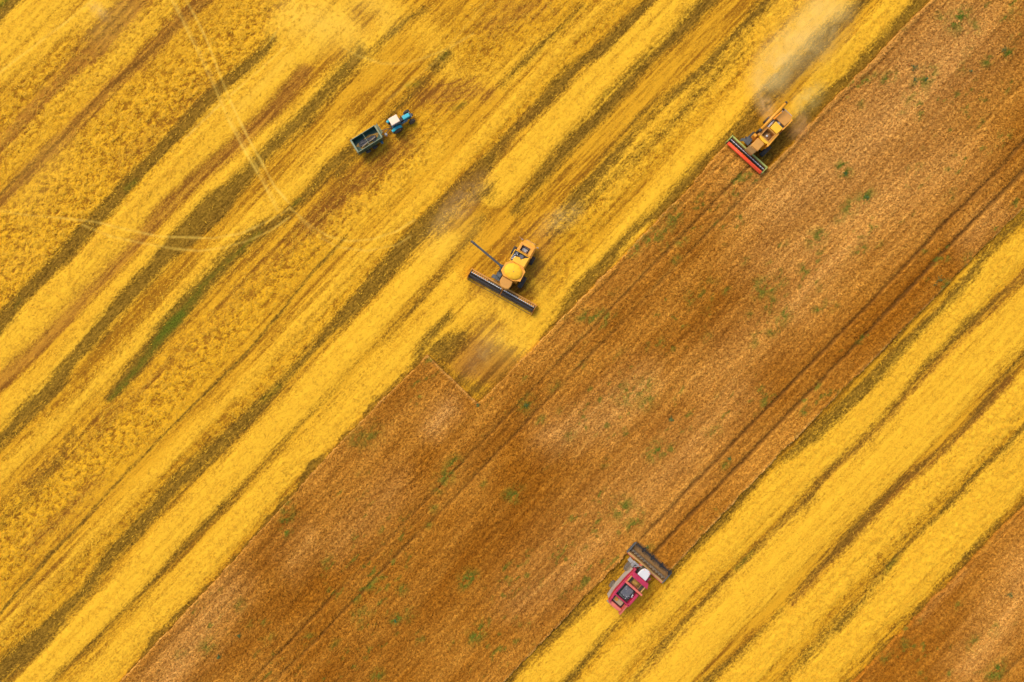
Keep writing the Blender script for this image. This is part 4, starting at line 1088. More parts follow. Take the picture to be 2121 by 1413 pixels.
# ---- combine with red reel and open grain tank (top right)
def red_reel_combine():
    t = thing('combine_harvester', 'orange yellow combine harvester with red reel, unloading its dust beside the crop edge', 'combine', (36.81, 29.71, 0), -132.3, 'combine harvesters at work in the field')
    b = MB()
    b.prism([(1.6, -1.15), (1.6, 1.05), (-2.2, 1.05), (-4.1, .95), (-4.1, -.75), (-2.2, -1.0)], .95, [2.7, 2.7, 2.6, 2.2, 2.2, 2.6])
    b.build('body', M['orange_paint'], t, bevel=.04)
    ch = MB(); ch.box(-3.2, 1.4, -.5, .5, .5, .95); ch.tube((1.15, -1.5, .9), (1.15, 1.4, .9), .16); ch.tube((-2.5, -1.4, .7), (-2.5, 1.2, .7), .12); ch.build('chassis', M['black_steel'], t)
    g = MB(); g.frame(-.36, 1.20, -.80, .80, 2.72, 3.72, .12); tk = g.build('grain_tank', M['dusty_orange'], t, bevel=.02)
    g = MB(); g.box(-.24, 1.08, -.68, .68, 2.74, 2.8); g.build('tank_floor', M['brown_floor'], tk)
    grain_bed('grain_heap', -.23, 1.07, -.67, .67, 2.82, .35, tk, 'brown_floor')
    g = MB(); g.lathe((.42, .02, 3.12), (0, 0, 1), [(.17, 0), (.15, .1), (.06, .15)], 12); g.build('filling_auger', M['bright_steel'], tk)
    g = MB(); g.tube((-.2, .1, 3.1), (.42, .02, 3.2), .06); g.build('auger_tube', M['dusty_tan'], tk)
    # raised side bulkheads
    s = MB(); s.prism([(-.75, .82), (-.75, 1.10), (1.62, 1.14), (1.80, .95), (1.35, .82)], 2.5, 3.62); s.build('side_panel', M['orange_paint'], t, bevel=.03)
    s = MB(); s.prism([(-.4, -.82), (-.4, -1.12), (1.35, -1.15), (1.35, -.82)], 2.5, 3.58); s.build('side_panel', M['dusty_orange'], t, bevel=.03)
    s = MB()
    arc = [(1.22 + .42 * math.cos(a), .05 + .86 * math.sin(a)) for a in np.linspace(-math.pi / 2, math.pi / 2, 11)]
    s.prism(arc + [(1.21, .9), (1.21, -.8)], 2.6, 3.66); s.build('tank_front', M['yellow_paint'], t, bevel=.04)
    s = MB(); s.bbox(1.36, 1.80, -1.55, -1.02, 2.4, 3.5, .08); s.build('ladder_cover', M['orange_paint'], t)
    h = MB(); h.prism([(-1.74, -.52), (-1.68, .98), (-.40, .88), (-.42, -.50)], 2.65, 3.80, top=[(-1.70, -.48), (-1.64, .93), (-.44, .83), (-.46, -.45)]); h.build('hood', M['yellow_paint'], t, bevel=.05)
    e = MB(); e.box(-2.2, -.42, -.96, -.56, 2.60, 2.78); dk = e.build('engine_deck', M['black_steel'], t)
    e = MB(); e.tube((-.55, -.72, 3.3), (-1.45, -.72, 3.3), .13, seg=14); e.tube((-1.45, -.72, 3.3), (-1.6, -.72, 3.6), .06); e.build('muffler', M['bright_steel'], dk)
    e = MB(); e.box(-2.26, -1.76, -.5, .95, 2.6, 3.05); e.build('cooling_bay', M['black_steel'], t)
    e = MB(); e.lathe((-2.02, .05, 3.05), (0, 0, 1), [(.24, 0), (.24, .1), (.19, .12), (.17, .06)], 20); e.build('rotary_screen', M['grey_paint'], t)
    r_ = MB(); r_.prism([(-2.28, -.78), (-2.28, .95), (-3.5, 1.0), (-4.2, .85), (-4.2, -.55), (-3.4, -.72)], 2.2, [3.25, 3.25, 3.12, 2.95, 2.95, 3.12])
    rh = r_.build('rear_hood', M['dusty_orange'], t, bevel=.05)
    s = MB(); s.prism([(-1.75, 1.0), (-1.75, 1.18), (-3.3, 1.28), (-3.85, 1.25), (-3.85, 1.02)], 1.5, 3.05); s.build('side_panel', M['orange_paint'], t, bevel=.03)
    c = MB(); c.prism([(-4.22, -.62), (-4.22, .80), (-4.62, .86), (-4.62, -.68)], 1.1, [2.75, 2.75, 2.3, 2.3]); c.build('straw_chopper', M['grey_paint'], t, bevel=.03)
    l = MB(); l.bbox(-4.3, -4.12, -.95, -.60, 2.6, 2.85, .03); l.build('tail_lamp', M['black_steel'], t)
    l = MB(); l.bbox(-3.85, -3.7, 1.2, 1.42, 2.2, 2.45, .03); l.build('tail_lamp', M['black_steel'], t)
    # unloading auger folded back along the right side
    a = MB(); a.tube((.75, -1.28, 3.7), (-4.35, -1.20, 4.05), .20, seg=18); au = a.build('unloading_auger', M['orange_paint'], t, smooth=True)
    a = MB(); a.tube((-4.3, -1.2, 4.05), (-4.62, -1.2, 3.95), .23, .18); a.build('spout', M['black_steel'], au)
    a = MB(); a.tube((.72, -1.28, 2.0), (.72, -1.28, 3.72), .22); a.tube((.55, -1.28, 3.74), (.95, -1.28, 3.70), .25); a.build('auger_elbow', M['black_steel'], au)
    # cab
    c = MB(); c.prism([(1.68, -.70), (1.68, .42), (2.9, .38), (3.2, .25), (3.2, -.75), (2.9, -.86)], 1.7, 3.35); cab = c.build('cab', M['dusty_tan'], t)
    c = MB(); c.bbox(1.62, 3.12, -.80, .50, 3.36, 3.58, .08); c.build('cab_roof', M['dusty_orange'], cab)
    c = MB(); c.prism([(3.16, -.88), (3.16, .38), (3.50, .30), (3.50, -.95)], 1.7, [3.3, 3.3, 2.5, 2.5]); c.build('windscreen', M['dusty_tan'], cab, bevel=.03)
    c = MB(); c.prism([(1.2, -.6), (1.2, .3), (2.95, .3), (2.95, -.6)], [1.0, 1.0, .35, .35], [1.65, 1.65, 1.05, 1.05]); c.build('feeder_house', M['orange_paint'], t, bevel=.03)
    p = MB(); p.box(1.5, 2.6, -1.85, -1.0, 1.60, 1.66); railing(p, [(1.55, -1.8, 1.66), (2.1, -1.82, 1.66), (2.55, -1.8, 1.66)], .85); ladder(p, 2.2, -1.85, -2.3, 1.6, .5)
    p.path([(2.9, -.9, 3.1), (2.6, -1.6, 3.2), (2.5, -2.0, 3.1)], .025, seg=6); p.bbox(2.42, 2.5, -2.15, -1.85, 2.6, 3.1, .02); p.build('access_platform', M['blue_grey_steel'], t)
    wheel(t, 1.15, 1.46, .90, .62, 1); wheel(t, 1.15, -1.45, .90, .62, -1)
    wheel(t, -2.55, 1.18, .60, .42, 1); wheel(t, -2.48, -1.38, .60, .42, -1)
    header(t, 2.72, 4.08, -3.55, 3.25, 'olive_paint', 'olive_paint', 'brown_floor', 'red', 'olive_paint')
    return t
red_reel_combine()

# ---- pink red combine with white cab roof (bottom)
def pink_combine():
    t = thing('combine_harvester', 'crimson combine harvester with white cab roof cutting the lower crop edge', 'combine', (17.05, -35.43, 0), 48.7, 'combine harvesters at work in the field')
    b = MB(); b.prism([(2.1, -1.3), (2.1, 1.3), (-2.0, 1.3), (-3.5, 1.0), (-3.5, -1.2), (-2.0, -1.3)], .95, [2.5, 2.5, 2.4, 2.0, 2.0, 2.4]); b.build('body', M['magenta_paint'], t, bevel=.04)
    ch = MB(); ch.box(-2.8, 1.9, -.5, .5, .5, .95); ch.tube((1.9, -1.5, .9), (1.9, 1.5, .9), .16); ch.tube((-1.72, -1.3, .65), (-1.72, 1.3, .65), .12); ch.build('chassis', M['black_steel'], t)
    s = MB(); s.prism([(2.2, 1.33), (2.2, 1.46), (-1.6, 1.50), (-3.3, 1.26), (-3.3, 1.15), (-1.6, 1.33)], .95, [2.75, 2.6, 2.5, 2.3, 2.6, 2.8]); s.build('side_skirt', M['skirt_grey'], t, bevel=.03)
    s = MB(); s.prism([(2.55, 1.20), (2.55, 1.42), (.4, 1.50), (-1.8, 1.50), (-3.4, 1.22), (-3.55, .98), (-2.0, 1.16), (.4, 1.20)], 2.5, 3.35); s.build('side_panel', M['magenta_paint'], t, bevel=.03)
    s = MB(); s.prism([(-.02, -1.08), (-.02, -1.46), (-2.3, -1.44), (-2.3, -1.14)], 2.5, 3.4); s.build('side_panel', M['magenta_paint'], t, bevel=.03)
    f = MB(); f.prism([(2.12, 1.45), (2.16, -1.38), (1.50, -1.62), (1.46, 1.18)], 2.7, [3.45, 3.45, 3.85, 3.85]); f.build('tank_front', M['magenta_paint'], t, bevel=.03)
    g = MB(); g.box(.52, 1.45, -1.35, -1.25, 2.5, 3.62); g.box(.52, 1.45, 1.15, 1.25, 2.5, 3.62); g.box(.50, 1.44, -1.24, 1.14, 2.5, 2.7)
    tk = g.build('grain_tank', M['dusty_tan'], t)
    grain_bed('grain_heap', .52, 1.43, -.85, .70, 2.72, .55, tk, 'grain', 5)
    g = MB()
    for yy in (.78, .92, 1.04, -.90, -1.02, -1.14): g.box(.54, 1.42, yy - .03, yy + .03, 3.1, 3.42)
    g.tube((.7, -1.1, 3.2), (1.2, 1.0, 3.25), .03, seg=6)
    g.build('tank_grille', M['dark_steel'], tk)
    d = MB(); d.prism([(.18, 1.36), (.50, 1.36), (.50, -1.62), (.22, -1.62)], 3.2, 3.9); d.build('tank_rear_lip', M['salmon_paint'], t, bevel=.03)
    e = MB(); e.box(-2.0, .16, -1.06, 1.18, 2.42, 2.62); dk = e.build('engine_deck', M['black_steel'], t)
    e = MB(); e.bbox(-1.55, -.02, -.62, .72, 2.62, 3.18, .08); e.build('engine_cover', M['deck_grey'], dk)
    e = MB(); e.tube((-1.7, .95, 2.85), (-.1, 1.0, 2.85), .12); e.bbox(-1.9, -1.62, -.6, .6, 2.62, 2.9, .05); e.path([(-.3, -.8, 2.9), (-.9, -.9, 2.95), (-1.5, -.75, 2.9)], .06); e.build('hose', M['blue_grey_steel'], dk)
    for x, y, r in ((-.25, .6, .05), (-.55, .45, .055), (-1.45, .15, .05), (-1.3, -.35, .05), (-.6, -.85, .09), (-.85, -.95, .07), (-1.6, -.35, .06), (-1.05, -.55, .045)):
        e = MB(); e.lathe((x, y, 3.12), (0, 0, 1), [(r, 0), (r, .12), (r * .6, .15)], 10); e.build('filler_cap', M['bright_steel'], dk)
    e = MB(); e.tube((-.95, -.95, 3.05), (-.5, -.8, 3.15), .06); e.build('muffler', M['bright_steel'], dk)
    d = MB(); d.prism([(-1.98, 1.22), (-2.16, 1.2), (-2.16, -1.34), (-1.98, -1.34)], 2.6, 3.4); d.build('deck_divider', M['magenta_paint'], t, bevel=.02)
    e = MB(); e.box(-3.2, -2.18, -1.08, .98, 2.1, 2.3); rb = e.build('cooling_bay', M['black_steel'], t)
    e = MB(); e.bbox(-3.05, -2.3, -.82, .70, 2.3, 2.62, .06); e.build('radiator', M['rim_grey'], rb)
    e = MB(); e.lathe((-2.62, .38, 2.62), (0, 0, 1), [(.27, 0), (.27, .12), (.21, .13), (.20, .04), (.10, .04), (.10, .12)], 20); e.build('fan', M['dusty_orange'], rb)
    r_ = MB(); r_.prism([(-3.22, .99), (-3.22, -1.1), (-3.58, -1.1), (-3.72, -.7), (-3.78, .4), (-3.66, .98), (-3.5, 1.0)], 1.9, 2.95); r_.build('rear_panel', M['salmon_paint'], t, bevel=.05)
    r_ = MB(); r_.prism([(-2.34, -1.16), (-2.34, -1.40), (-4.0, -1.58), (-4.0, -1.30), (-3.3, -1.14)], 2.0, [3.05, 3.05, 2.7, 2.7, 3.05]); r_.build('rear_door', M['salmon_paint'], t, bevel=.03)
    c = MB(); c.prism([(-3.75, -.8), (-3.75, .6), (-4.05, .7), (-4.05, -.9)], .9, [1.9, 1.9, 1.4, 1.4]); c.build('straw_chopper', M['rim_grey'], t)
    # cab
    c = MB(); c.prism([(2.2, -.68), (2.2, .70), (3.0, .62), (3.45, .30), (3.45, -.42), (3.2, -.66)], 1.7, 3.40); cab = c.build('cab', M['glass_dark'], t)
    c = MB(); o_ = [(2.16, -.80), (2.18, .80), (2.75, .80), (3.20, .72), (3.52, .48), (3.62, .10), (3.60, -.42), (3.42, -.64), (2.8, -.74)]
    c.prism(o_, 3.41, 3.62, top=[(2.85 + (x - 2.85) * .93, y * .93) for x, y in o_]); c.build('cab_roof', M['white_paint'], cab, bevel=.06)
    for x, y in ((3.35, .45), (3.46, -.32), (3.2, -.5)):
        c = MB(); c.lathe((x, y, 3.60), (0, 0, 1), [(.05, 0), (.05, .10)], 10); c.build('beacon', M['red_paint'], cab)
    c = MB(); c.prism([(1.8, -.55), (1.8, .55), (3.5, .55), (3.5, -.55)], [1.0, 1.0, .35, .35], [1.65, 1.65, 1.05, 1.05]); c.build('feeder_house', M['salmon_paint'], t, bevel=.03)
    p = MB(); p.box(2.22, 3.1, .86, 1.75, 1.6, 1.66); railing(p, [(2.3, 1.7, 1.66), (2.75, 1.72, 1.66), (3.08, 1.68, 1.66), (3.1, 1.0, 1.66)], 1.0, .035); ladder(p, 2.7, 1.75, 2.2, 1.6, .5)
    p.path([(2.55, 1.55, 2.7), (3.05, 1.2, 2.9), (3.3, .8, 3.2)], .035, seg=6); p.build('access_platform', M['grey_paint'], t)
    p = MB(); p.bbox(2.28, 2.75, 1.08, 1.42, 1.66, 2.5, .06); p.build('tool_box', M['blue_grey_steel'], t)
    p = MB(); p.tube((2.6, -.8, 3.1), (2.75, -1.15, 3.2), .03, seg=6); p.bbox(2.6, 2.85, -1.32, -1.06, 2.7, 3.2, .04); p.build('mirror', M['magenta_paint'], t)
    p = MB(); p.bbox(2.18, 2.5, -1.3, -.85, 1.6, 2.9, .05); p.build('side_box', M['magenta_paint'], t)
    wheel(t, 1.92, 1.55, .90, .60, 1, tyre='tyre_rubber_dusty', rimm='rim_grey'); wheel(t, 1.92, -1.50, .90, .60, -1, tyre='tyre_rubber_dusty', rimm='rim_grey')
    wheel(t, -1.72, 1.50, .60, .42, 1, tyre='tyre_rubber_dusty', rimm='rim_grey'); wheel(t, -1.72, -1.42, .60, .42, -1, tyre='tyre_rubber_dusty', rimm='rim_grey')
    header(t, 3.28, 5.28, -3.70, 3.05, 'salmon_paint', 'dusty_tan', 'brown_floor', 'discs', 'blue_grey_steel')
    for ya, yb in ((1.6, 2.95), (-3.6, -1.3)):
        e = MB(); e.bbox(3.17, 3.275, ya, yb, .8, 1.14, .02); e.build('back_plate', M['salmon_paint'], t)
    return t
pink_combine()

# ---- blue tractor
def tractor():
    t = thing('tractor', 'bright blue tractor with cream cab roof standing on yellow stubble', 'tractor', (-17.14, 32.01, 0), 30.7)
    c = -.24
    b = MB(); b.prism([(.7, c - .28), (2.1, c - .26), (2.6, c - .22), (2.6, c + .22), (2.1, c + .26), (.7, c + .28)], .65, 1.28); b.bbox(-.7, .75, c - .42, c + .42, .5, 1.1, .05); b.build('chassis', M['blue_paint'], t, bevel=.02)
    h = MB(); h.prism([(1.25, c - .30), (1.25, c + .30), (2.30, c + .28), (2.38, c + .20), (2.38, c - .20), (2.30, c - .28)], 1.28, [1.72, 1.72, 1.62, 1.60, 1.60, 1.62]); ho = h.build('hood', M['cyan_paint'], t, bevel=.05)
    g = MB(); g.box(2.39, 2.50, c - .24, c + .24, .85, 1.52); g.box(2.50, 2.86, c - .16, c + .16, .70, 1.0); g.build('grille', M['black_steel'], ho)
    for s in (-1, 1):
        l = MB(); l.lathe((2.44, c + s * .32, 1.35), (1, 0, 0), [(.08, 0), (.10, .10)], 12); l.build('headlight', M['bright_steel'], ho)
    e = MB(); e.bbox(.78, 1.24, c - .30, c + .22, 1.1, 1.62, .04); e.build('cowl', M['black_steel'], t)
    e = MB(); e.bbox(1.15, 1.75, c - .50, c - .31, .85, 1.35, .04); e.bbox(.75, 1.3, c - .52, c - .32, .9, 1.25, .05); e.build('side_box', M['blue_paint'], t)
    e = MB(); e.tube((1.1, c + .34, 1.2), (1.1, c + .34, 2.35), .045, seg=10); e.build('exhaust', M['black_steel'], t)
    k = MB(); k.prism([(-.62, c - .50), (.55, c - .50), (.70, c - .42), (.70, c + .42), (.55, c + .50), (-.62, c + .50)], 1.1, 2.58); cab = k.build('cab', M['glass_dark'], t)
    for x in (-.60, .0, .62):
        for s in (-1, 1): k = MB(); k.tube((x, c + s * .50, 1.1), (x, c + s * .50, 2.58), .035, seg=6); k.build('cab_pillar', M['blue_paint'], cab)
    k = MB(); k.bbox(-.64, .72, c - .56, c + .56, 2.59, 2.76, .05); k.build('cab_roof', M['cream_paint'], cab)
    for s in (-1, 1):
        f = MB(); y0, y1 = (c + s * .56, c + s * .98) if s > 0 else (c - .98, c - .56)
        arc = [(-.2 + .86 * math.cos(a), .78 + .86 * math.sin(a)) for a in np.linspace(R(25), R(165), 10)]
        for (xa, za), (xb_, zb_) in zip(arc[:-1], arc[1:]):
            f.add([(xa, y0, za), (xa, y1, za), (xb_, y1, zb_), (xb_, y0, zb_), (xa, y0, za - .05), (xa, y1, za - .05), (xb_, y1, zb_ - .05), (xb_, y0, zb_ - .05)], [(0, 1, 2, 3), (7, 6, 5, 4), (0, 4, 5, 1), (2, 6, 7, 3), (1, 5, 6, 2), (0, 3, 7, 4)])
        f.build('fender', M['cyan_paint'], t)
        f = MB(); f.bbox(-1.06, -.80, min(y0, y1) + .06, max(y0, y1) - .04, 1.05, 1.42, .05); f.build('tail_lamp', M['cyan_paint'], t)
    wheel(t, -.20, c + .74, .78, .42, 1, rimm='rim_grey'); wheel(t, -.20, c - .78, .78, .42, -1, rimm='rim_grey')
    st = R(5)
    wheel(t, 2.20, c + .84, .50, .34, 1, rimm='rim_grey', steer=st); wheel(t, 2.24, c - .74, .50, .34, -1, rimm='rim_grey', steer=st)
    a = MB(); a.tube((2.2, c - .7, .5), (2.2, c + .75, .5), .07); a.box(2.1, 2.35, c - .18, c + .18, .48, .66); a.build('front_axle', M['black_steel'], t)
    a = MB(); a.box(-1.02, -.7, c - .08, c + .08, .42, .52)
    for s in (-1, 1): a.tube((-.6, c + s * .25, .62), (-1.15, c + s * .34, .50), .035, seg=6)
    a.build('tow_hitch', M['black_steel'], t)
tractor()

# ---- grain trailer behind it
def trailer():
    t = thing('grain_trailer', 'dark green open grain trailer hitched behind the blue tractor', 'trailer', (-21.01, 29.27, 0), 32.0)
    X0, X1, Y0, Y1 = -2.06, 1.98, -1.02, 1.06
    b = MB(); w = .07
    b.box(X0, X1, Y0, Y0 + w, 1.05, 2.22); b.box(X0, X1, Y1 - w, Y1, 1.05, 2.22); b.box(X0, X0 + w, Y0 + w, Y1 - w, 1.05, 2.22); b.box(X1 - w, X1, Y0 + w, Y1 - w, 1.05, 2.22)
    b.box(X0 + w, X1 - w, Y0 + w, Y1 - w, 1.22, 1.30)
    bo = b.build('box_body', M['trailer_green'], t)
    o = MB()
    for i in range(7):
        x = X0 + .12 + i * .63
        o.box(x - .04, x + .04, Y0 - .05, Y0 - .002, 1.05, 2.18); o.box(x - .04, x + .04, Y1 + .002, Y1 + .05, 1.05, 2.18)
    o.build('side_post', M['dull_green'], bo)
    r_ = MB(); r_.box(X0 - .03, X1 + .03, Y0 - .02, Y0 + w - .02, 2.222, 2.28); r_.box(X0 - .03, X1 + .03, Y1 - w + .02, Y1 + .02, 2.222, 2.28)
    r_.box(X1 - w - .05, X1 + .09, Y0 + w + .012, Y1 - w - .012, 2.222, 2.29); r_.box(X0 - .12, X0 + w + .02, Y0 + w + .012, Y1 - w - .012, 2.222, 2.29)
    r_.build('top_rim', M['trailer_rim'], bo)
    r_ = MB(); r_.box(X0 - .16, X0 - .03, Y0 - .05, Y1 + .06, 1.1, 2.2); r_.build('tailboard', M['trailer_rim'], bo)
    r_ = MB(); r_.tube((-.12, Y0 + .02, 2.31), (-.12, Y1 - .02, 2.31), .032, seg=8); r_.build('cross_bar', M['trailer_rim'], bo)
    f = MB(); f.prism([(2.10, -.30), (2.10, 1.18), (2.38, 1.42), (2.46, -.22)], 1.35, 1.55); f.box(2.1, 2.14, -.95, 1.0, 1.0, 1.9); f.build('front_board', M['dull_green'], t, bevel=.02)
    ch = MB(); ch.box(-1.9, 2.2, -.45, -.33, .72, .99); ch.box(-1.9, 2.2, .37, .49, .72, .99)
    for x in (-1.7, -.76, .32, 1.4, 2.1): ch.box(x - .05, x + .05, -.325, .365, .76, .95)
    for x in (-.80, .36): ch.tube((x, -.85, .42), (x, .89, .42), .06)
    ch.build('chassis', M['blue_paint'], t)
    ch = MB(); ch.path([(2.15, -.42, .80), (3.75, .08, .52)], .055); ch.path([(2.15, .48, .80), (3.75, .12, .52)], .055); ch.tube((2.6, -.25, .70), (2.6, .38, .70), .04); ch.tube((3.7, .1, .52), (3.98, .1, .50), .06)
    ch.tube((2.3, .25, 1.1), (3.7, .12, .72), .02, seg=6)
    ch.build('drawbar', M['dark_steel'], t)
    g = MB(); g.bbox(2.52, 2.88, -.66, -.32, .72, 1.05, .05); g.tube((2.7, -.62, .4), (2.7, -.62, 1.15), .05); g.build('jack_stand', M['grey_paint'], t)
    g = MB(); g.box(1.40, 1.75, -1.30, -1.06, .65, 1.15); g.build('tool_box', M['blue_paint'], t)
    for x in (-.80, .36):
        wheel(t, x, .93, .42, .26, 1, rimm='blue_paint'); wheel(t, x, -1.02, .42, .26, -1, rimm='blue_paint')
    # leavings in the box: folded dark tarpaulin and a scatter of grain
    loc = Vector((-21.01, 29.27, 0)); rot = Matrix.Rotation(R(32), 3, 'Z')
    def put(o_, dz=0):
        o_.location = loc; o_.rotation_euler = (0, 0, R(32))
    m = MB(); rr = random.Random(4)
    out = []
    for i in range(40):
        a = 2 * math.pi * i / 40
        rx = 1.75 * (1 + .10 * math.sin(3 * a + .5) + .07 * math.sin(7 * a) + rr.uniform(-.05, .05)); ry = .68 * (1 + .16 * math.sin(2 * a + 1) + .10 * math.sin(5 * a + 1) + rr.uniform(-.08, .08))
        out.append((-.05 + rx * math.cos(a), -.02 + ry * math.sin(a)))
    ring2 = [(-.05 + (x + .05) * .8, -.02 + (y + .02) * .72) for x, y in out]
    v = [(x, y, 1.304) for x, y in out] + [(x, y, 1.37 + rr.uniform(-.02, .02)) for x, y in ring2] + [(-.05, -.02, 1.34)]
    f_ = [(i, (i + 1) % 40, 40 + (i + 1) % 40, 40 + i) for i in range(40)] + [(40 + i, 40 + (i + 1) % 40, 80) for i in range(40)]
    m.add(v, f_); o_ = m.build('spilled_grain', M['grain'], None); put(o_)
    o_['kind'] = 'stuff'; o_['label'] = 'thin rim of golden grain left on the trailer floor'; o_['category'] = 'grain'
    m = MB(); n1, n2 = 30, 12; v = []; f_ = []
    for i in range(n1 + 1):
        for j in range(n2 + 1):
            a, q = i / n1, j / n2
            wy = .42 * (1 + .22 * math.sin(a * 9) + .12 * math.sin(a * 23 + 1)) * math.sin(math.pi * min(max(a * .94 + .03, 0), 1)) ** .35
            x = -1.5 + 2.8 * a + .04 * math.sin(q * 17 + a * 5); y = .10 * math.sin(a * 5) - .02 + (q - .5) * 2 * wy
            z = 1.43 + .05 * math.sin(q * 14 + a * 4) + .03 * math.sin(a * 21 + q * 5) + .06 * math.sin(q * math.pi)
            v.append((x, y, z))
    for i in range(n1):
        for j in range(n2): k = i * (n2 + 1) + j; f_.append((k, k + n2 + 1, k + n2 + 2, k + 1))
    m.add(v, f_)
    tp = m.build('tarpaulin', M['tarp'], None, smooth=True); put(tp)
    sm = tp.modifiers.new('thick', 'SOLIDIFY'); sm.thickness = .02
    tp['label'] = 'crumpled dark tarpaulin lying inside the green trailer'; tp['category'] = 'tarpaulin'
    m = MB(); m.path([(-1.2, -.42, 1.48), (-.7, -.36, 1.54), (0, -.28, 1.55), (.6, -.30, 1.53), (1.2, -.12, 1.48)], .07, seg=8)
    pl = m.build('rolled_pole', M['rim_grey'], None); put(pl)
    pl['label'] = 'long dusty grey pole on the trailer floor beside the tarpaulin'; pl['category'] = 'pole'
trailer()

# ------------------------------------------------------------------ weeds standing out in the crop
def weed_mat():
    t = NT('weed_leaf')
    co = t.n("ShaderNodeTexCoord").outputs['Object']
    n = t.noise(co, 3.0, 4, .6)
    c = t.mix(n, (.018, .065, .012), (.085, .17, .03))
    b = t.n("ShaderNodeBsdfPrincipled"); t.set(b.inputs['Base Color'], c); b.inputs['Roughness'].default_value = .6
    t.t.links.new(b.outputs[0], t.out.inputs[0]); return t.m
WM = weed_mat()
def weed(px, py, r, label, hz=.55, elong=1.0):
    x, y = world_xy(px, py); m = MB(); rr = random.Random(int(px * 7 + py))
    n = int(110 * r * r) + 50
    for i in range(n):
        a = rr.uniform(0, 2 * math.pi); q = rr.random() ** .6 * r
        cx, cy = q * math.cos(a) * elong, q * math.sin(a)
        if math.sin(a * 3 + px) * .35 + .75 < q / r: continue
        z = hz + rr.uniform(.0, .35) * (1.1 - q / r)
        L = rr.uniform(.10, .22); b = rr.uniform(0, 2 * math.pi); wv = rr.uniform(.03, .07)
        dx, dy = math.cos(b), math.sin(b)
        m.add([(cx, cy, z - .12), (cx + dx * L * .5 - dy * wv, cy + dy * L * .5 + dx * wv, z), (cx + dx * L, cy + dy * L, z - .03), (cx + dx * L * .5 + dy * wv, cy + dy * L * .5 - dx * wv, z)], [(0, 1, 2, 3)])
    for i in range(6):
        a = rr.uniform(0, 6.28); q = rr.uniform(0, r * .6)
        m.tube((q * .5 * math.cos(a), q * .5 * math.sin(a), 0), (q * math.cos(a), q * math.sin(a), hz), .012, seg=5)
    o = m.build('weed', WM); o.location = (x, y, 0); o.rotation_euler = (0, 0, R(46))
    o['label'] = label; o['category'] = 'weed'; o['group'] = 'green weeds standing in the brown crop'
for a in [
 (1889, 143, .62, 'largest dark green weed in the crop at the upper right'),
 (1890, 169, .42, 'small green weed just below the largest upper right weed'),
 (1913, 167, .26, 'tiny green weed right of the pair of upper right weeds'),
 (2074, 107, .50, 'green weed near the right edge at the top of the brown crop', .55, 1.4),
 (2006, 151, .26, 'small weed in the orange patch left below the right edge weeds'),
 (1748, 361, .34, 'small green weed in the crop well to the right of the red reel'),
 (1790, 411, .45, 'loose green weed tuft in the middle of the upper right crop', .55, 1.5),
 (1940, 581, .62, 'long dark green weed close to the tramlines near the right crop edge', .55, 1.9),
 (1388, 868, .42, 'blue green weed alone in the middle of the crop strip'),
 (1508, 948, .30, 'tiny green weed beside the lower pair of tramlines'),
 (1090, 839, .42, 'green weed just right of the notch cut in the crop'),
 (990, 838, .34, 'small green weed at the corner point of the notch'),
 (457, 1357, .46, 'dark green weed alone near the bottom left of the crop'),
 (498, 1313, .36, 'small dark green weed above the bottom left weed'),
 (821, 1283, .30, 'small green weed low in the middle of the crop'),
 (2087, 1229, .50, 'dark green weed in the bottom right corner crop'),
 (1339, 1130, .26, 'tiny weed in the crop just above the crimson combine'),
 (1595, 277, .0, ''),
]:
    if a[2] > 0: weed(*a)

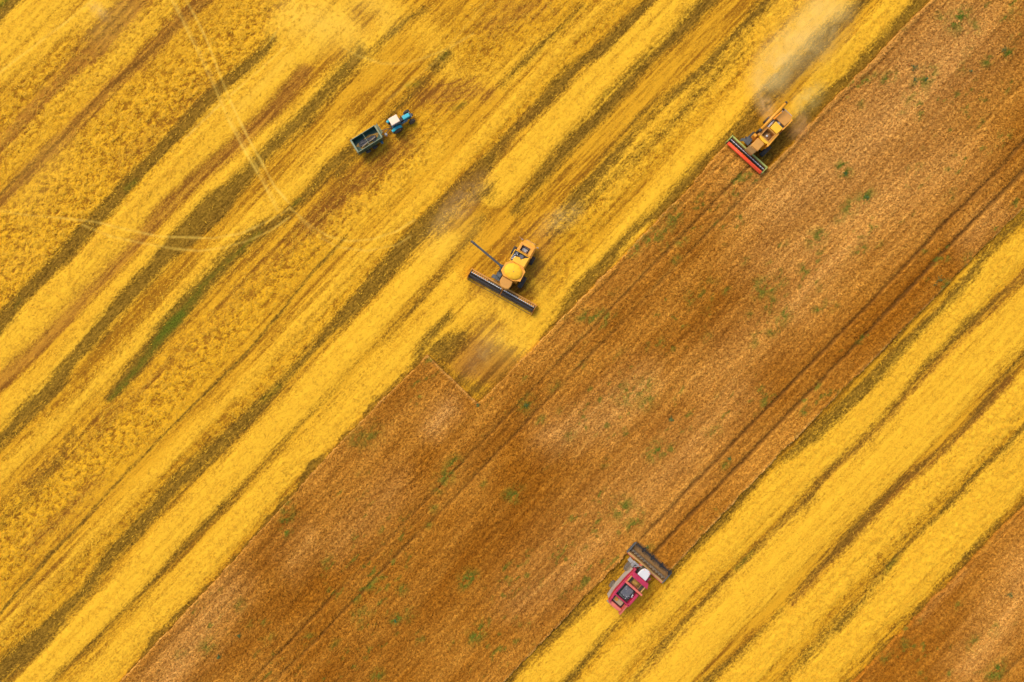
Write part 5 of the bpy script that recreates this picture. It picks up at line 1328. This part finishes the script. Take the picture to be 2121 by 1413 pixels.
# ------------------------------------------------------------------ dust in the air behind the machines
def dust_cloud(px, py, z, L, W, T, deg, dens, label, seed=0.0, tint=(.95, .80, .58)):
    t = NT('dust')
    co = t.n("ShaderNodeTexCoord").outputs['Object']
    ln = t.n("ShaderNodeVectorMath", operation='LENGTH'); t.set(ln.inputs[0], co)
    tint = (1.0, tint[1] * .97, tint[2] * .60)
    off = t.mapping(co, scale=(L / W * .8 if L > W else 1, 1, .8)); off.node.inputs['Location'].default_value = (seed, seed * .7, 0)
    n = t.noise(off, 2.1, 6, .65, .8)
    fall = t.ramp(t.math('ADD', ln.outputs['Value'], t.math('MULTIPLY', t.math('SUBTRACT', n, .5), .7)), 1.0, .1)
    d = t.math('MULTIPLY', t.math('MULTIPLY', fall, t.ramp(n, .36, .68)), dens)
    v = t.n("ShaderNodeVolumePrincipled"); v.inputs['Color'].default_value = (*tint, 1); t.set(v.inputs['Density'], d)
    v.inputs['Anisotropy'].default_value = -.1
    t.t.links.new(v.outputs[0], t.out.inputs['Volume'])
    m = MB()
    prof = [(math.sin(a) * 1.0 + 1e-3, -math.cos(a)) for a in np.linspace(0.02, math.pi - .02, 13)]
    m.lathe((0, 0, 0), (0, 0, 1), prof, 28)
    o = m.build('dust_cloud', t.m)
    x, y = world_xy(px, py); s = (H - z) / H
    o.location = (x * s, y * s, z); o.scale = (L, W, T); o.rotation_euler = (0, 0, R(deg))
    o['kind'] = 'stuff'; o['label'] = label; o['category'] = 'dust'
dust_cloud(1586, 222, 1.9, 3.6, 1.7, 1.7, 118, .60, 'pale brown dust puff blowing from the left side of the red reel combine', 1.3, (.90, .74, .55))
dust_cloud(1606, 140, 3.4, 8.0, 4.6, 3.0, 66, .32, 'thin dust plume drifting up behind the red reel combine', 4.1, (.98, .88, .66))
dust_cloud(1655, 262, 1.7, 3.2, 2.0, 1.5, 60, .5, 'brown dust puff at the rear right of the red reel combine', 7.7, (.82, .64, .46))
dust_cloud(1672, 205, 2.3, 4.6, 2.6, 1.9, 45, .42, 'yellow chaff dust thrown out by the straw chopper', 2.9, (1.0, .88, .50))
dust_cloud(1690, 60, 4.2, 10.0, 6.0, 3.6, 54, .22, 'broad thin dust haze over the swath at the top', 9.2, (.98, .88, .68))
dust_cloud(950, 425, 2.8, 9.0, 3.0, 2.4, 46, .15, 'greyish dust haze over the stubble left above the domed combine', 5.5, (.90, .78, .66))
dust_cloud(1160, 455, 2.8, 6.0, 2.6, 2.4, 30, .15, 'faint dust haze behind the domed combine', 6.1, (.95, .82, .62))
dust_cloud(205, 22, 2.0, 2.4, 1.6, 1.5, 140, .35, 'small pale dust puff over the stubble in the top left', 3.3, (1.0, .82, .60))
dust_cloud(1000, 730, 2.0, 6.5, 2.6, 1.8, 52, .13, 'light dust haze hanging over the notch in the crop', 8.4, (.98, .84, .58))
